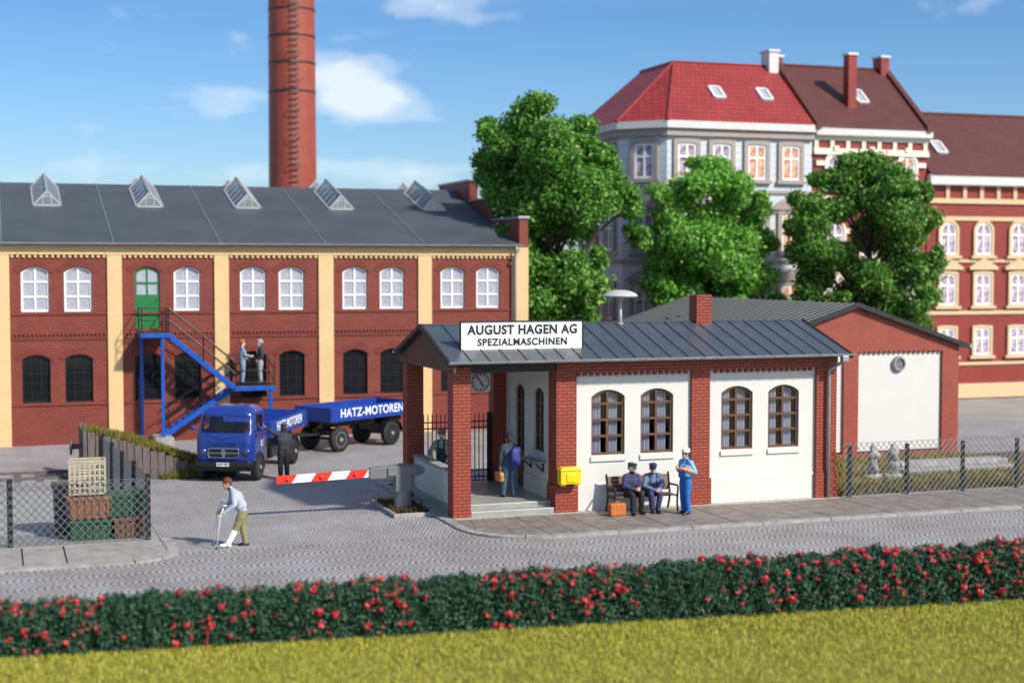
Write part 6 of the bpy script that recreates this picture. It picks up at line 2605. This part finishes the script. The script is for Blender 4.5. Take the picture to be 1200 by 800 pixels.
# gatekeeper leaning on the parapet
person('gatekeeper in grey hat and navy bib overalls leaning on the porch parapet', G(.62, 3.05, .28), R(-14),
       standing(pelvis=(0, .05, .93), chest=(-.01, .0, 1.24), neck=(-.02, -.03, 1.46), head=(-.02, -.06, 1.605), shR=(-.20, -.02, 1.38), shL=(.17, -.02, 1.40),
                elR=(-.36, -.06, 1.13), wrR=(-.26, -.30, .985), hdR=(.5, -.8, -.1), elL=(.25, .05, 1.12), wrL=(.20, -.10, .93)),
       'cloth_olive', 'cloth_dark_navy', hat='brim', hatmat='hat_grey', hair='hair_brown', bib='cloth_dark_navy', jacket=False, girth=1.06, look=(14, 4), hands_curl=1.6)

# worker with bag and case walking into the porch
LB, TB = G(2.05, 1.35, .28), R(192)
person('worker in navy cap and blue overalls seen from behind, entering the porch with bags', LB, TB,
       standing(elL=(.25, .03, 1.12), wrL=(.25, -.03, .86), elR=(-.27, -.02, 1.14), wrR=(-.17, -.16, 1.22), pelvis=(0, 0, .94),
                knL=(.13, -.03, .49), anL=(.17, .03, .085), toeL=(.21, -.13, .032), knR=(-.10, -.02, .49), anR=(-.11, .05, .085), toeR=(-.15, -.12, .032)),
       'cloth_slate', 'cloth_denim', hat='baseball', hatmat='cloth_dark_navy', hair='hair_brown', bib='cloth_denim', jacket=False, look=(-6, 0), hands_curl=1.6)
bp = empty('shoulder_bag', loc2w(LB, TB, (-.14, .16, .98)), TB, 'dark blue kit bag hanging on the back of the worker entering the porch', 'bag')
m_ = MB()
boulder(m_, (0, .06, .17), (.155, .105, .27), 21, 18)
m_.build('bag_body', 'bag_blue', bp, smooth=True)
MB().tube([(.02, .06, .40), (.0, .0, .47), (-.02, -.12, .485), (-.02, -.26, .44), (-.03, -.31, .30)], .018, 6).build('strap', 'bag_blue', bp, smooth=True)
bc_ = empty('briefcase', loc2w(LB, TB, (.262, -.055, .43)), TB + R(90) + R(12), 'tan leather briefcase in the hand of the worker entering the porch', 'briefcase')
b_ = MB()
b_.prism([(-.20, .03), (-.17, .0), (.17, .0), (.20, .03), (.20, .20), (.16, .27), (-.16, .27), (-.20, .20)], 'xz', -.06, .06)
b_.build('body', 'leather_tan', bc_, bevel=.02)
MB().prism([(-.17, .12), (.17, .12), (.185, .2), (.15, .275), (-.15, .275), (-.185, .2)], 'xz', -.072, -.061).build('flap', 'leather_tan', bc_, bevel=.006)
MB().tube([(-.07, 0, .265), (-.06, 0, .325), (.06, 0, .325), (.07, 0, .265)], .012, 6).build('handle', 'leather_tan', bc_, smooth=True)


def seated(**kw):
    J = dict(pelvis=(0, .0, .575), chest=(0, -.05, .865), neck=(0, -.10, 1.07), head=(0, -.14, 1.205), shL=(.185, -.09, 1.0), shR=(-.185, -.09, 1.0),
             elL=(.25, -.12, .74), elR=(-.25, -.12, .74), wrL=(.09, -.33, .66), wrR=(-.09, -.33, .66), hipL=(.09, -.02, .55), hipR=(-.09, -.02, .55),
             knL=(.14, -.44, .53), knR=(-.14, -.44, .53), anL=(.14, -.42, .085), anR=(-.14, -.42, .085), toeL=(.16, -.59, .032), toeR=(-.16, -.59, .032))
    J.update(kw)
    return J


person('seated old man in navy jacket and black cap, left of the two on the bench', G(4.86, -.60), ANG + R(4),
       seated(wrL=(.10, -.36, .68), wrR=(.0, -.35, .66), hdL=(-.6, -.6, 0), hdR=(.6, -.6, 0), elR=(-.25, -.14, .75), anR=(-.16, -.50, .085), toeR=(-.18, -.67, .032), knR=(-.15, -.46, .53)),
       'cloth_violet', 'cloth_black', hat='flat', hatmat='cloth_charcoal', hair='hair_grey', inner='cloth_charcoal', girth=1.1, look=(38, 8), hands_curl=1.4)
person('seated worker in blue-grey shirt, overalls and blue cap, right of the two on the bench', G(5.50, -.60), ANG - R(8),
       seated(chest=(0, -.09, .86), neck=(-.01, -.18, 1.05), head=(-.02, -.24, 1.175), shL=(.19, -.15, .99), shR=(-.19, -.15, .99), elL=(.27, -.24, .73), elR=(-.27, -.24, .73),
              wrL=(.08, -.44, .64), wrR=(.0, -.44, .62), hdL=(-.6, -.5, -.2), hdR=(.6, -.5, -.2), knL=(.13, -.45, .54), knR=(-.13, -.44, .53), anL=(.08, -.38, .085), anR=(-.06, -.33, .085), toeL=(.10, -.55, .032), toeR=(-.06, -.50, .032)),
       'cloth_bluegrey', 'cloth_navy', hat='flat', hatmat='cloth_navy', hair='hair_grey', bib='cloth_violet', jacket=False, girth=1.16, look=(-14, 14), hands_curl=1.4)
person('standing worker in bright blue overalls and white cap, facing the men on the bench', G(6.17, -1.38), R(-58),
       standing(pelvis=(0, -.02, .95), shL=(.19, .02, 1.41), elL=(.29, .10, 1.15), wrL=(.14, -.18, 1.25), hdL=(-.5, -.7, .3), shR=(-.19, .0, 1.41), elR=(-.24, -.02, 1.14), wrR=(-.10, -.22, 1.26), hdR=(.4, -.7, .4),
                knL=(.09, -.02, .49), anL=(.08, .03, .085), toeL=(.10, -.14, .032)),
       'cloth_lightblue', 'cloth_worker_blue', hat='round', hatmat='cloth_white', hair='hair_brown', bib='cloth_worker_blue', sleeve='short', jacket=False, girth=1.16, look=(-12, 2))
